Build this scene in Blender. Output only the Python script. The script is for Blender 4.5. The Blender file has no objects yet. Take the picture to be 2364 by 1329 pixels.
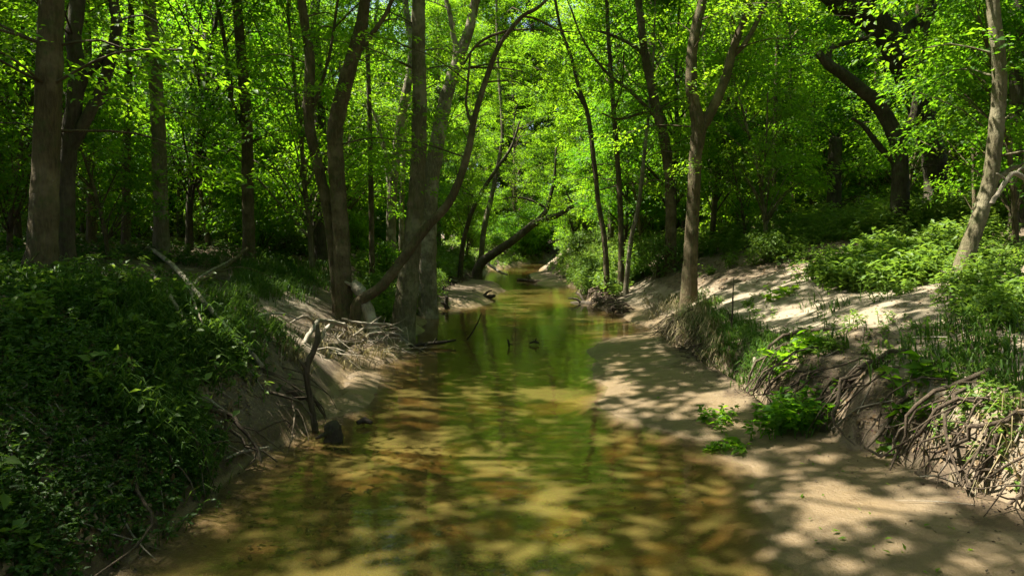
import bpy, math, random
import numpy as np

# ------------------------------------------------------------------ camera, world, sun, exposure
scene = bpy.context.scene
col = scene.collection
W0, H0 = 2364.0, 1329.0
FPX = 1576.0                       # 24 mm lens on a 36 mm sensor
CAM_H = 1.6
PITCH = math.atan((H0 / 2 - 560.0) / FPX)
cam_data = bpy.data.cameras.new('camera')
cam_data.lens = 24.0
cam_data.sensor_width = 36.0
cam_data.clip_start = 0.05
cam_data.clip_end = 500.0
cam = bpy.data.objects.new('camera', cam_data)
cam.location = (0, 0, CAM_H)
cam.rotation_euler = (math.radians(90) - PITCH, 0, 0)
col.objects.link(cam)
scene.camera = cam

SUN_TO = np.array([-0.52, 0.10, 1.0]); SUN_TO /= np.linalg.norm(SUN_TO)
SUN_ELEV = math.asin(SUN_TO[2])
SUN_ROT = math.atan2(SUN_TO[0], SUN_TO[1])
world = bpy.data.worlds.new('World'); scene.world = world
world.use_nodes = True
wn = world.node_tree.nodes; wl = world.node_tree.links
for n in list(wn): wn.remove(n)
sky = wn.new('ShaderNodeTexSky'); sky.sky_type = 'NISHITA'; sky.sun_disc = False
sky.dust_density = 3.0; sky.sun_elevation = SUN_ELEV; sky.sun_rotation = SUN_ROT
bgn = wn.new('ShaderNodeBackground'); bgn.inputs['Strength'].default_value = 0.055
wout = wn.new('ShaderNodeOutputWorld')
wl.new(sky.outputs[0], bgn.inputs[0]); wl.new(bgn.outputs[0], wout.inputs[0])

sd = bpy.data.lights.new('sun', 'SUN'); sd.energy = 5.0; sd.angle = math.radians(0.53); sd.color = (1.0, 0.94, 0.80)
sun = bpy.data.objects.new('sun', sd); col.objects.link(sun)
from mathutils import Vector
sun.rotation_euler = Vector(tuple(-SUN_TO)).to_track_quat('-Z', 'Y').to_euler()
sun.location = (-20, 5, 40)

scene.view_settings.view_transform = 'Standard'
scene.view_settings.look = 'None'
scene.view_settings.gamma = 1.0
scene.view_settings.use_curve_mapping = False
scene.view_settings.exposure = 2.2
cy = scene.cycles
cy.max_bounces = 6; cy.diffuse_bounces = 3; cy.glossy_bounces = 3; cy.transmission_bounces = 5
cy.transparent_max_bounces = 8; cy.caustics_reflective = False; cy.caustics_refractive = False
cy.sample_clamp_indirect = 6.0
cy.use_denoising = True

rng = np.random.default_rng(7)
random.seed(7)

# ------------------------------------------------------------------ helpers: pixel rays, noise
CP, SP = math.cos(PITCH), math.sin(PITCH)
def ray(u, v):
    a = (np.asarray(u, float) - W0 / 2) / FPX
    b = -(np.asarray(v, float) - H0 / 2) / FPX
    y = CP + b * SP; z = -SP + b * CP
    return a / y, z / y                     # x and z per metre of depth
def P(u, v, d):
    rx, rz = ray(u, v)
    return np.array([rx * d, d, CAM_H + rz * d])

def _hash(ix, iy, seed):
    h = (ix.astype(np.int64) * 374761393 + iy.astype(np.int64) * 668265263 + seed * 1442695041) & 0x7fffffff
    h = (h ^ (h >> 13)) * 1274126177 & 0x7fffffff
    return ((h ^ (h >> 16)) & 0xffff) / 65535.0
def vnoise(x, y, seed=0):
    x = np.asarray(x, float); y = np.asarray(y, float)
    ix = np.floor(x); iy = np.floor(y); fx = x - ix; fy = y - iy
    fx = fx * fx * (3 - 2 * fx); fy = fy * fy * (3 - 2 * fy)
    a = _hash(ix, iy, seed); b = _hash(ix + 1, iy, seed); c = _hash(ix, iy + 1, seed); d = _hash(ix + 1, iy + 1, seed)
    return (a * (1 - fx) + b * fx) * (1 - fy) + (c * (1 - fx) + d * fx) * fy
def fbm(x, y, seed=0, o=4):
    s = 0; a = 0.5; t = 0
    for k in range(o):
        s = s + a * vnoise(x * 2 ** k, y * 2 ** k, seed + k); t += a; a *= 0.5
    return s / t - 0.5
def sstep(a, b, x):
    t = np.clip((x - a) / (b - a), 0, 1); return t * t * (3 - 2 * t)

# ------------------------------------------------------------------ terrain
YT = [-20, 0, 3.6, 4.5, 5.85, 8.2, 10.2, 13, 17.4, 24, 32, 40, 48, 56, 66, 80, 120]
XL = [-2.2, -1.95, -1.95, -1.95, -1.75, -1.85, -1.5, -1.75, -2.1, -1.7, -1.5, -1.3, -0.4, 2.2, 6, 11, 26]
XR = [2.8, 2.7, 2.66, 2.65, 2.3, 2.25, 2.4, 2.55, 2.15, 2.2, 1.7, 1.6, 2.6, 5.2, 9, 14, 29]
LS = {'near': ([0, .25, .7, 1.3, 2.2, 4, 10, 30, 90], [.03, .33, .78, 1.12, 1.32, 1.48, 1.75, 2.6, 6]),
      'mid': ([0, .5, 1, 2, 3.5, 5, 10, 30, 90], [.03, .2, .42, .85, 1.2, 1.42, 1.8, 2.6, 6]),
      'far': ([0, .3, .8, 1.6, 3, 5, 10, 30, 90], [.05, .25, .6, 1.0, 1.3, 1.45, 1.8, 2.6, 6])}
RS = {'near': ([0, .10, .28, .6, 1.2, 2.2, 3.5, 6, 10, 30, 90], [.03, .30, .60, .74, .95, 1.28, 1.62, 2.0, 2.25, 3.2, 7]),
      'mid': ([0, .12, .3, .8, 1.5, 2.5, 4, 6, 10, 30, 90], [.02, .22, .42, .62, .88, 1.2, 1.6, 1.95, 2.35, 3.2, 7]),
      'sand': ([0, .3, .8, 1.4, 2.2, 3.2, 4.4, 6, 10, 30, 90], [.03, .13, .36, .75, 1.1, 1.4, 1.75, 2.1, 2.5, 3.3, 7]),
      'far': ([0, .3, 1, 2, 3, 5, 10, 30, 90], [.05, .25, .8, 1.45, 1.8, 2.2, 2.7, 3.6, 7])}
def bump(y, a, b, c, d):
    return sstep(a, b, y) * (1 - sstep(c, d, y))
def H(x, y, detail=True):
    x = np.asarray(x, float); y = np.asarray(y, float)
    xl = np.interp(y, YT, XL) + 0.22 * fbm(y * 1.3, y * 0 + 3.3, 11, 3) * 1.6
    xr = np.interp(y, YT, XR) + 0.30 * fbm(y * 1.1, y * 0 + 8.1, 12, 3) * 1.6
    sl = xl - x; sr = x - xr
    t = np.clip((x - xl) / (xr - xl), 0, 1)
    z = -0.16 * np.sin(np.pi * t) ** 0.8
    z = z + 0.172 * bump(y, 4.2, 6.5, 10, 13) * sstep(.52, .76, t + 0.25 * fbm(x * .8, y * .6, 21))
    z = z + 0.18 * (1 - sstep(3.5, 6.0, y)) * sstep(.58, .85, t + 0.2 * fbm(x * .8, y * .6, 22))
    z = z + 0.09 * bump(y, 5.8, 6.8, 7.8, 9) * (1 - sstep(.03, .16, t))
    z = z + 0.30 * bump(y, 16, 18, 25, 28) * (1 - sstep(.2, .42, t + .3 * fbm(x * .6, y * .4, 23)))
    z = z + 0.24 * bump(y, 25, 27, 33, 38) * sstep(.6, .85, t)
    z = z + 0.26 * bump(y, 40, 44, 50, 54) * (1 - sstep(.1, .35, t))
    wn_ = 1 - sstep(6.5, 9.5, y); wf = sstep(14, 19, y); wm = 1 - wn_ - wf
    zl = wn_ * np.interp(sl, *LS['near']) + wm * np.interp(sl, *LS['mid']) + wf * np.interp(sl, *LS['far'])
    wn2 = 1 - sstep(6.5, 8.5, y); ws = bump(y, 11.5, 13.5, 17, 20); wf2 = sstep(19, 24, y); wm2 = np.clip(1 - wn2 - ws - wf2, 0, 1)
    tot = wn2 + ws + wf2 + wm2
    zr = (wn2 * np.interp(sr, *RS['near']) + ws * np.interp(sr, *RS['sand']) + wf2 * np.interp(sr, *RS['far']) + wm2 * np.interp(sr, *RS['mid'])) / tot
    z = np.where(sl > 0, zl, np.where(sr > 0, zr, z))
    out = np.maximum(sl, sr)
    if detail:
        k = np.clip(out / 0.9, 0, 1)
        z = z + k * (0.22 * fbm(x * .55, y * .55, 31, 4) + 0.09 * fbm(x * 3, y * 3, 32, 3))
        z = z + 0.022 * fbm(x * 5, y * 5, 33, 3) + 0.03 * fbm(x * 1.2, y * 0.7, 34, 2)
    return z

# ------------------------------------------------------------------ materials
MATS = {}
def newmat(name):
    m = bpy.data.materials.new(name); m.use_nodes = True
    nt = m.node_tree
    for n in list(nt.nodes): nt.nodes.remove(n)
    out = nt.nodes.new('ShaderNodeOutputMaterial')
    MATS[name] = m
    return m, nt, out
def nd(nt, typ, **kw):
    n = nt.nodes.new(typ)
    for k, v in kw.items():
        if k in ('operation', 'blend_type', 'data_type', 'attribute_name', 'noise_dimensions', 'feature', 'distance', 'attribute_type'): setattr(n, k, v)
        else: n.inputs[k].default_value = v
    return n
def noise(nt, vec, scale, detail=4, rough=.6):
    n = nt.nodes.new('ShaderNodeTexNoise'); n.inputs['Scale'].default_value = scale
    n.inputs['Detail'].default_value = detail; n.inputs['Roughness'].default_value = rough
    if vec is not None: nt.links.new(vec, n.inputs['Vector'])
    return n.outputs['Fac']
def ramp(nt, fac, stops):
    r = nt.nodes.new('ShaderNodeValToRGB')
    e = r.color_ramp.elements
    while len(e) < len(stops): e.new(0.5)
    for i, (p, c) in enumerate(stops):
        e[i].position = p; e[i].color = (c, c, c, 1) if not isinstance(c, tuple) else (*c, 1)
    nt.links.new(fac, r.inputs[0])
    return r.outputs[0]
def mixc(nt, fac, a, b, mode='MIX'):
    m = nt.nodes.new('ShaderNodeMix'); m.data_type = 'RGBA'; m.blend_type = mode
    for sock, val in ((m.inputs[0], fac), (m.inputs[6], a), (m.inputs[7], b)):
        if isinstance(val, tuple): sock.default_value = (*val, 1)
        elif isinstance(val, (int, float)): sock.default_value = val
        else: nt.links.new(val, sock)
    return m.outputs[2]
def math_(nt, op, a, b=None):
    m = nt.nodes.new('ShaderNodeMath'); m.operation = op
    for s, v in ((m.inputs[0], a), (m.inputs[1], b)):
        if v is None: continue
        if isinstance(v, (int, float)): s.default_value = v
        else: nt.links.new(v, s)
    return m.outputs[0]

def leaf_material(name, c1, c2, t1, t2, trans=.5):
    m, nt, out = newmat(name); L = nt.links
    geo = nd(nt, 'ShaderNodeNewGeometry'); oi = nd(nt, 'ShaderNodeObjectInfo')
    r = geo.outputs['Random Per Island']
    f = math_(nt, 'ADD', math_(nt, 'MULTIPLY', r, .65), math_(nt, 'MULTIPLY', oi.outputs['Random'], .35))
    cd = mixc(nt, f, c1, c2); ct = mixc(nt, f, t1, t2)
    b = nd(nt, 'ShaderNodeBsdfPrincipled'); L.new(cd, b.inputs['Base Color'])
    b.inputs['Roughness'].default_value = .5; b.inputs['Specular IOR Level'].default_value = .25
    t = nd(nt, 'ShaderNodeBsdfTranslucent'); L.new(ct, t.inputs['Color'])
    mx = nd(nt, 'ShaderNodeMixShader'); mx.inputs[0].default_value = trans
    L.new(b.outputs[0], mx.inputs[1]); L.new(t.outputs[0], mx.inputs[2]); L.new(mx.outputs[0], out.inputs[0])
    return m
leaf_material('leaf_fresh', (.040, .120, .007), (.105, .180, .014), (.13, .36, .006), (.34, .53, .016), .57)
leaf_material('leaf_deep', (.026, .090, .008), (.065, .145, .012), (.08, .28, .006), (.24, .43, .012), .55)
leaf_material('leaf_weed', (.055, .125, .016), (.11, .175, .03), (.12, .24, .02), (.24, .36, .03), .45)
leaf_material('grass_green', (.018, .060, .008), (.060, .110, .018), (.04, .12, .007), (.13, .22, .02), .42)
leaf_material('grass_dry', (.12, .11, .05), (.25, .20, .11), (.10, .09, .03), (.2, .16, .06), .3)
leaf_material('litter', (.085, .05, .025), (.26, .19, .11), (.05, .03, .01), (.10, .06, .02), .15)

def bark_material(name, dark, mid, pale, moss=.0, scale=1.0, palefac=.5):
    m, nt, out = newmat(name); L = nt.links
    tc = nd(nt, 'ShaderNodeTexCoord'); oi = nd(nt, 'ShaderNodeObjectInfo')
    mp = nd(nt, 'ShaderNodeMapping'); mp.inputs['Scale'].default_value = (1, 1, .2)
    L.new(tc.outputs['Object'], mp.inputs[0])
    n1 = noise(nt, mp.outputs[0], 38 * scale, 5, .7)
    n2 = noise(nt, tc.outputs['Object'], 3.2, 4, .6)
    n3 = noise(nt, tc.outputs['Object'], 9.0, 3, .6)
    base = mixc(nt, ramp(nt, n1, [(.32, 0.0), (.68, 1.0)]), dark, mid)
    base = mixc(nt, math_(nt, 'MULTIPLY', ramp(nt, n2, [(.48, 0.0), (.62, 1.0)]), palefac), base, pale)
    base = mixc(nt, math_(nt, 'MULTIPLY', ramp(nt, n3, [(.5, 0.0), (.66, 1.0)]), moss), base, (.045, .065, .018))
    b = nd(nt, 'ShaderNodeBsdfPrincipled'); L.new(base, b.inputs['Base Color']); b.inputs['Roughness'].default_value = .85
    b.inputs['Specular IOR Level'].default_value = .2
    bp = nd(nt, 'ShaderNodeBump'); bp.inputs['Strength'].default_value = .9; bp.inputs['Distance'].default_value = .03
    L.new(math_(nt, 'ADD', n1, math_(nt, 'MULTIPLY', n3, .6)), bp.inputs['Height']); L.new(bp.outputs[0], b.inputs['Normal'])
    L.new(b.outputs[0], out.inputs[0]); return m
bark_material('bark_grey', (.066, .056, .030), (.155, .133, .077), (.29, .26, .17), .45, 1.0, .5)
bark_material('bark_brown', (.042, .032, .016), (.105, .080, .042), (.21, .17, .105), .5, 1.0, .45)
bark_material('bark_dark', (.024, .019, .012), (.065, .053, .034), (.13, .11, .078), .5, .8, .35)
bark_material('bark_pale', (.09, .074, .048), (.20, .170, .115), (.38, .34, .26), .3, 1.2, .6)
bark_material('dead_wood', (.17, .14, .105), (.34, .29, .22), (.50, .45, .37), .15, 1.5, .5)
bark_material('root_wood', (.038, .027, .018), (.092, .067, .045), (.18, .14, .10), .1, 1.5, .4)
bark_material('wet_wood', (.022, .017, .012), (.055, .042, .03), (.10, .08, .06), .2, 1.2, .4)

def ground_material():
    m, nt, out = newmat('ground'); L = nt.links
    tc = nd(nt, 'ShaderNodeTexCoord'); vec = tc.outputs['Object']
    sa = nd(nt, 'ShaderNodeAttribute', attribute_name='sand'); wa = nd(nt, 'ShaderNodeAttribute', attribute_name='wet'); sub = nd(nt, 'ShaderNodeAttribute', attribute_name='silt')
    nb = noise(nt, vec, 1.6, 6, .65); nm = noise(nt, vec, 9, 6, .7); nf = noise(nt, vec, 60, 4, .7)
    vor = nt.nodes.new('ShaderNodeTexVoronoi'); vor.inputs['Scale'].default_value = 26; L.new(vec, vor.inputs['Vector'])
    soil = mixc(nt, ramp(nt, nm, [(.3, 0.0), (.7, 1.0)]), (.055, .040, .026), (.15, .112, .072))
    soil = mixc(nt, ramp(nt, vor.outputs['Distance'], [(.08, .55), (.3, 0.0)]), soil, vor.outputs['Color'], 'MULTIPLY')
    litter = mixc(nt, ramp(nt, nf, [(.55, 0.0), (.68, .7)]), soil, (.26, .20, .13))
    sand = mixc(nt, ramp(nt, nb, [(.3, 0.0), (.7, 1.0)]), (.16, .128, .088), (.28, .236, .17))
    sand = mixc(nt, ramp(nt, nm, [(.50, 0.0), (.68, .65)]), sand, (.15, .115, .075))
    sand = mixc(nt, ramp(nt, nf, [(.62, 0.0), (.74, .6)]), sand, (.18, .13, .085))
    fac = math_(nt, 'ADD', sa.outputs['Fac'], math_(nt, 'MULTIPLY', math_(nt, 'SUBTRACT', nm, .5), .9))
    base = mixc(nt, ramp(nt, fac, [(.40, 0.0), (.60, 1.0)]), litter, sand)
    silt = mixc(nt, ramp(nt, nb, [(.32, 0.0), (.68, 1.0)]), (.17, .124, .05), (.27, .205, .09))
    silt = mixc(nt, ramp(nt, nm, [(.6, 0.0), (.75, .15)]), silt, (.10, .07, .03))
    base = mixc(nt, sub.outputs['Fac'], base, silt)
    dk = mixc(nt, 1.0, base, (.58, .485, .355), 'MULTIPLY')
    wfac = math_(nt, 'MULTIPLY', wa.outputs['Fac'], ramp(nt, nb, [(.2, .7), (.6, 1.0)]))
    base = mixc(nt, wfac, base, dk)
    b = nd(nt, 'ShaderNodeBsdfPrincipled'); L.new(base, b.inputs['Base Color'])
    rg = nd(nt, 'ShaderNodeMapRange'); L.new(wfac, rg.inputs[0]); rg.inputs[3].default_value = .95; rg.inputs[4].default_value = .42
    L.new(rg.outputs[0], b.inputs['Roughness']); b.inputs['Specular IOR Level'].default_value = .3
    bp = nd(nt, 'ShaderNodeBump'); bp.inputs['Strength'].default_value = .8; bp.inputs['Distance'].default_value = .045
    L.new(math_(nt, 'ADD', nm, math_(nt, 'MULTIPLY', nf, .35)), bp.inputs['Height']); L.new(bp.outputs[0], b.inputs['Normal'])
    L.new(b.outputs[0], out.inputs[0])
ground_material()

def water_material():
    m, nt, out = newmat('water'); L = nt.links
    tc = nd(nt, 'ShaderNodeTexCoord')
    mp = nd(nt, 'ShaderNodeMapping'); mp.inputs['Scale'].default_value = (1.0, 1.6, 1); L.new(tc.outputs['Object'], mp.inputs[0])
    n1 = noise(nt, mp.outputs[0], 5.0, 3, .55); n2 = noise(nt, mp.outputs[0], 1.2, 2, .5)
    bp = nd(nt, 'ShaderNodeBump'); bp.inputs['Strength'].default_value = .055; bp.inputs['Distance'].default_value = .05
    L.new(math_(nt, 'ADD', n1, math_(nt, 'MULTIPLY', n2, 1.5)), bp.inputs['Height'])
    tr = nd(nt, 'ShaderNodeBsdfTransparent'); da = nd(nt, 'ShaderNodeAttribute', attribute_name='depth')
    mur = math_(nt, 'SUBTRACT', 1.0, math_(nt, 'POWER', 2.718, math_(nt, 'MULTIPLY', da.outputs['Fac'], -12.0)))
    L.new(mixc(nt, mur, (1.0, 1.0, 1.0), (.78, .63, .33)), tr.inputs[0])
    df = nd(nt, 'ShaderNodeBsdfDiffuse'); df.inputs[0].default_value = (.128, .101, .028, 1)
    mx = nd(nt, 'ShaderNodeMixShader'); L.new(math_(nt, 'MULTIPLY', mur, .58), mx.inputs[0])
    L.new(tr.outputs[0], mx.inputs[1]); L.new(df.outputs[0], mx.inputs[2])
    gl = nd(nt, 'ShaderNodeBsdfGlossy'); gl.inputs['Roughness'].default_value = .03; L.new(bp.outputs[0], gl.inputs['Normal'])
    fr = nd(nt, 'ShaderNodeFresnel'); fr.inputs['IOR'].default_value = 1.33; L.new(bp.outputs[0], fr.inputs['Normal'])
    m2 = nd(nt, 'ShaderNodeMixShader'); L.new(fr.outputs[0], m2.inputs[0]); L.new(mx.outputs[0], m2.inputs[1]); L.new(gl.outputs[0], m2.inputs[2])
    L.new(m2.outputs[0], out.inputs[0])
water_material()

# ------------------------------------------------------------------ mesh helpers
def mesh_np(name, verts, quads=None, tris=None, mat=None, smooth=False, ngon=None):
    me = bpy.data.meshes.new(name)
    verts = np.asarray(verts, np.float32)
    loops = []; sizes = []
    if quads is not None and len(quads): loops.append(np.asarray(quads).ravel()); sizes.append(np.full(len(quads), 4))
    if tris is not None and len(tris): loops.append(np.asarray(tris).ravel()); sizes.append(np.full(len(tris), 3))
    loops = np.concatenate(loops).astype(np.int32); sizes = np.concatenate(sizes).astype(np.int32)
    me.vertices.add(len(verts)); me.vertices.foreach_set('co', verts.ravel())
    me.loops.add(len(loops)); me.loops.foreach_set('vertex_index', loops)
    me.polygons.add(len(sizes))
    st = np.zeros(len(sizes), np.int32); st[1:] = np.cumsum(sizes)[:-1]
    me.polygons.foreach_set('loop_start', st); me.polygons.foreach_set('loop_total', sizes)
    if smooth: me.polygons.foreach_set('use_smooth', np.ones(len(sizes), bool))
    me.update(calc_edges=True); me.validate()
    if mat: me.materials.append(MATS[mat])
    return me
def link(name, me, parent=None, loc=None):
    o = bpy.data.objects.new(name, me); col.objects.link(o)
    if parent is not None: o.parent = parent
    if loc is not None: o.location = tuple(float(c) for c in loc)
    return o
def tag(o, label, cat, group=None, kind=None):
    o['label'] = label
    if cat: o['category'] = cat
    if group: o['group'] = group
    if kind: o['kind'] = kind
    return o
def thing(name, label, cat, loc=(0, 0, 0), group=None):
    o = bpy.data.objects.new(name, None); col.objects.link(o); o.location = tuple(float(c) for c in loc)
    o.empty_display_size = .2
    return tag(o, label, cat, group)
class Acc:
    def __init__(s): s.v = []; s.q = []; s.t = []; s.n = 0
    def add(s, v, q=None, t=None):
        if q is not None and len(q): s.q.append(np.asarray(q) + s.n)
        if t is not None and len(t): s.t.append(np.asarray(t) + s.n)
        s.v.append(v); s.n += len(v)
    def mesh(s, name, mat, smooth=False):
        return mesh_np(name, np.concatenate(s.v), np.concatenate(s.q) if s.q else None, np.concatenate(s.t) if s.t else None, mat, smooth)

def resample(pts, rad, step):
    pts = np.asarray(pts, float); rad = np.asarray(rad, float)
    n = len(pts)
    if n == 2: pts = np.array([pts[0], (pts[0] + pts[1]) / 2, pts[1]]); rad = np.array([rad[0], (rad[0] + rad[1]) / 2, rad[1]]); n = 3
    pp = np.vstack([2 * pts[0] - pts[1], pts, 2 * pts[-1] - pts[-2]]); out = []; ro = []
    for i in range(n - 1):
        p0, p1, p2, p3 = pp[i:i + 4]; L = np.linalg.norm(p2 - p1); k = max(1, int(math.ceil(L / step)))
        for j in range(k):
            t = j / k
            out.append(.5 * ((2 * p1) + (-p0 + p2) * t + (2 * p0 - 5 * p1 + 4 * p2 - p3) * t * t + (-p0 + 3 * p1 - 3 * p2 + p3) * t ** 3))
            ro.append(rad[i] * (1 - t) + rad[i + 1] * t)
    out.append(pts[-1]); ro.append(rad[-1])
    return np.array(out), np.array(ro)
def tube(acc, pts, rad, step=.25, sides=8, rough=.06, wobble=.0, cap=True, r_=None, flare=0.0):
    r_ = r_ or rng
    p, r = resample(pts, rad, step)
    n = len(p)
    if wobble: 
        w = r_.normal(0, wobble, (n, 3)); w[0] = 0; p = p + w * r[:, None]
    tan = np.gradient(p, axis=0); tan /= np.linalg.norm(tan, axis=1)[:, None] + 1e-9
    up = np.array([1.0, 0, 0]) if abs(tan[0][0]) < .8 else np.array([0, 1.0, 0])
    nrm = up - tan[0] * up.dot(tan[0]); nrm /= np.linalg.norm(nrm)
    ang = np.arange(sides) * 2 * np.pi / sides
    V = np.empty((n, sides, 3))
    ridge = 1 + r_.normal(0, rough * .6, sides)
    dist = np.concatenate([[0], np.cumsum(np.linalg.norm(np.diff(p, axis=0), axis=1))])
    for i in range(n):
        nrm = nrm - tan[i] * nrm.dot(tan[i]); nrm /= np.linalg.norm(nrm) + 1e-9
        b = np.cross(tan[i], nrm)
        rr = r[i] * ridge * (1 + r_.normal(0, rough, sides))
        if flare:
            rr = rr * (1 + flare * math.exp(-dist[i] / .28) * (.7 + .6 * (np.sin(ang * 5 + 1.3) > 0.1) * 1.0))
        V[i] = p[i] + np.outer(np.cos(ang) * rr, nrm) + np.outer(np.sin(ang) * rr, b)
    idx = np.arange(n * sides).reshape(n, sides)
    a = idx[:-1]; bq = np.roll(idx, -1, axis=1)[:-1]; c = np.roll(idx, -1, axis=1)[1:]; d = idx[1:]
    q = np.stack([a, bq, c, d], -1).reshape(-1, 4)
    V = V.reshape(-1, 3); t = None
    if cap:
        V = np.vstack([V, p[-1] + tan[-1] * r[-1] * .3]); e = len(V) - 1
        la = idx[-1]; t = np.stack([la, np.roll(la, -1), np.full(sides, e)], -1)
    acc.add(V, q, t)
    return p, r

def unit(v):
    v = np.asarray(v, float); return v / (np.linalg.norm(v, axis=-1, keepdims=True) + 1e-9)
def leaves(acc, pos, dirn, nrm, length, width, fold=.18):
    """one folded, pointed blade for each row: four corners round a midrib"""
    d = unit(dirn); s = unit(np.cross(d, nrm)); n = np.cross(s, d)
    L = np.asarray(length)[:, None]; Wd = np.asarray(width)[:, None]
    base = pos; tip = pos + d * L - n * L * .12
    mid = pos + d * L * .42
    a = mid + s * Wd * .5 + n * Wd * fold; b = mid - s * Wd * .5 + n * Wd * fold
    N = len(pos)
    V = np.stack([base, a, tip, b], 1).reshape(-1, 3)
    i = np.arange(N) * 4
    t = np.concatenate([np.stack([i, i + 1, i + 2], -1), np.stack([i, i + 2, i + 3], -1)])
    acc.add(V, None, t)
def sprays(acc, r_, cen, axis, nleaf, L, leaf, wood=None, tilt=.25, wr=.55):
    """flat leafy sprays: each has a twig with side twigs, leaves set along both sides"""
    S = len(cen); axis = unit(axis)
    up = unit(np.array([0, 0, 1.0]) + r_.normal(0, tilt, (S, 3)))
    side = unit(np.cross(axis, up)); up = np.cross(side, axis)
    t = r_.random((S, nleaf)) ** .8
    lat = r_.normal(0, 1, (S, nleaf)) * (.30 * (1 - .65 * t)) * L
    sg = np.sign(lat + 1e-6)
    pos = cen[:, None] + axis[:, None] * (t * L)[..., None] + side[:, None] * lat[..., None] + up[:, None] * (r_.normal(0, .07, (S, nleaf)) * L - .22 * t ** 2 * L)[..., None]
    th = r_.normal(.8, .35, (S, nleaf)) * sg
    dr = axis[:, None] * np.cos(th)[..., None] + side[:, None] * np.sin(th)[..., None] + up[:, None] * r_.normal(-.25, .25, (S, nleaf))[..., None]
    nn = up[:, None] + r_.normal(0, .38, (S, nleaf, 3))
    ln = leaf * r_.uniform(.4, 1.5, S * nleaf)
    leaves(acc, pos.reshape(-1, 3), dr.reshape(-1, 3), nn.reshape(-1, 3), ln, ln * wr)

# ------------------------------------------------------------------ the setting: ground and water
def axis_pts(segs):
    out = [segs[0][0]]
    for a, b, st0, st1 in segs:
        x = a
        while x < b - 1e-6:
            f = (x - a) / (b - a); x = x + st0 + (st1 - st0) * f; out.append(min(x, b))
    return np.unique(np.round(out, 4))
gx = axis_pts([(-75, -12, 3.0, .5), (-12, -4, .4, .07), (-4, 4.5, .055, .055), (4.5, 9, .06, .25), (9, 75, .4, 3.5)])
gy = axis_pts([(-22, 2.2, 1.5, .12), (2.2, 7, .05, .05), (7, 14, .055, .10), (14, 30, .11, .28), (30, 60, .3, .8), (60, 115, .9, 3)])
X, Y = np.meshgrid(gx, gy)
Z = H(X, Y)
H_exact = H
def H(x, y):
    '''height of the built ground sheet at x, y'''
    x = np.asarray(x, float); y = np.asarray(y, float)
    i = np.clip(np.searchsorted(gx, x) - 1, 0, len(gx) - 2); j = np.clip(np.searchsorted(gy, y) - 1, 0, len(gy) - 2)
    fx = np.clip((x - gx[i]) / (gx[i + 1] - gx[i]), 0, 1); fy = np.clip((y - gy[j]) / (gy[j + 1] - gy[j]), 0, 1)
    return (Z[j, i] * (1 - fx) + Z[j, i + 1] * fx) * (1 - fy) + (Z[j + 1, i] * (1 - fx) + Z[j + 1, i + 1] * fx) * fy
MARCH = 2.4 * 1.012 ** np.arange(310)
def hit(u, v):
    '''where the line of sight through a pixel meets the ground'''
    u = np.atleast_1d(np.asarray(u, float)); v = np.atleast_1d(np.asarray(v, float))
    rx, rz = ray(u, v)
    D = MARCH[None, :]
    below = (CAM_H + rz[:, None] * D) < H(rx[:, None] * D, D + 0 * rx[:, None])
    k = below.argmax(1); ok = below.any(1) & (k > 0)
    a = MARCH[np.maximum(k - 1, 0)]; b = MARCH[k]
    for _ in range(7):
        m = (a + b) / 2; c = (CAM_H + rz * m) < H(rx * m, m); b = np.where(c, m, b); a = np.where(c, a, m)
    d = np.where(ok, b, np.nan)
    return rx * d, d, np.where(ok, H(rx * b, b), np.nan)
def hit1(u, v):
    x, y, z = hit(u, v); return np.array([x[0], y[0], z[0]])
def sand_mask(x, y, z):
    xl = np.interp(y, YT, XL); xr = np.interp(y, YT, XR)
    s = 1 - sstep(.09, .20, z + .10 * fbm(x * 2, y * 2, 41))
    s = s * np.where((x < 0) & (y < 6.2), .25 + .75 * (z < .0), 1.0)
    right = np.exp(-(((x - 3.9 - .03 * (y - 9)) / 1.35) ** 2) - (((y - 9.0) / 3.6) ** 2)) * 1.15
    right += .65 * np.exp(-(((x - 5.2) / 1.5) ** 2) - (((y - 7.6) / 2.2) ** 2))
    right += 1.0 * bump(y, 12.5, 14, 17, 19) * (1 - sstep(.9, 1.7, x - xr)) * (x > xr - .5)
    right += .75 * (1 - sstep(4.2, 6.2, y)) * bump(x, 2.6, 2.9, 4.4, 5.2)
    left = .85 * np.exp(-(((x + 3.6 + .12 * (y - 10)) / .85) ** 2) - (((y - 10.5) / 2.6) ** 2))
    left += .5 * np.exp(-(((x + 2.3) / .5) ** 2) - (((y - 8.3) / 1.2) ** 2))
    far = .55 * bump(y, 30, 36, 60, 70) * (1 - sstep(3, 8, np.abs(x - (xl + xr) / 2)))
    return np.clip(np.maximum.reduce([s, right, left, far]) + .5 * fbm(x * .9, y * .9, 42), 0, 1)
sm = sand_mask(X, Y, Z)
wet = 1 - sstep(.09, .30, Z + .06 * fbm(X * 1.5, Y * 1.5, 43))
silt = 1 - sstep(-.09, -.005, Z)
nx, ny = len(gx), len(gy)
idx = np.arange(nx * ny).reshape(ny, nx)
q = np.stack([idx[:-1, :-1], idx[:-1, 1:], idx[1:, 1:], idx[1:, :-1]], -1).reshape(-1, 4)
gm = mesh_np('ground', np.stack([X, Y, Z], -1).reshape(-1, 3), q, None, 'ground', True)
for nm_, arr in (('sand', sm), ('wet', wet), ('silt', silt)):
    at = gm.attributes.new(nm_, 'FLOAT', 'POINT'); at.data.foreach_set('value', arr.ravel().astype(np.float32))
g = link('ground', gm); g['kind'] = 'structure'; g['label'] = 'sandy creek bed and earth banks of the wooded creek'

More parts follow.
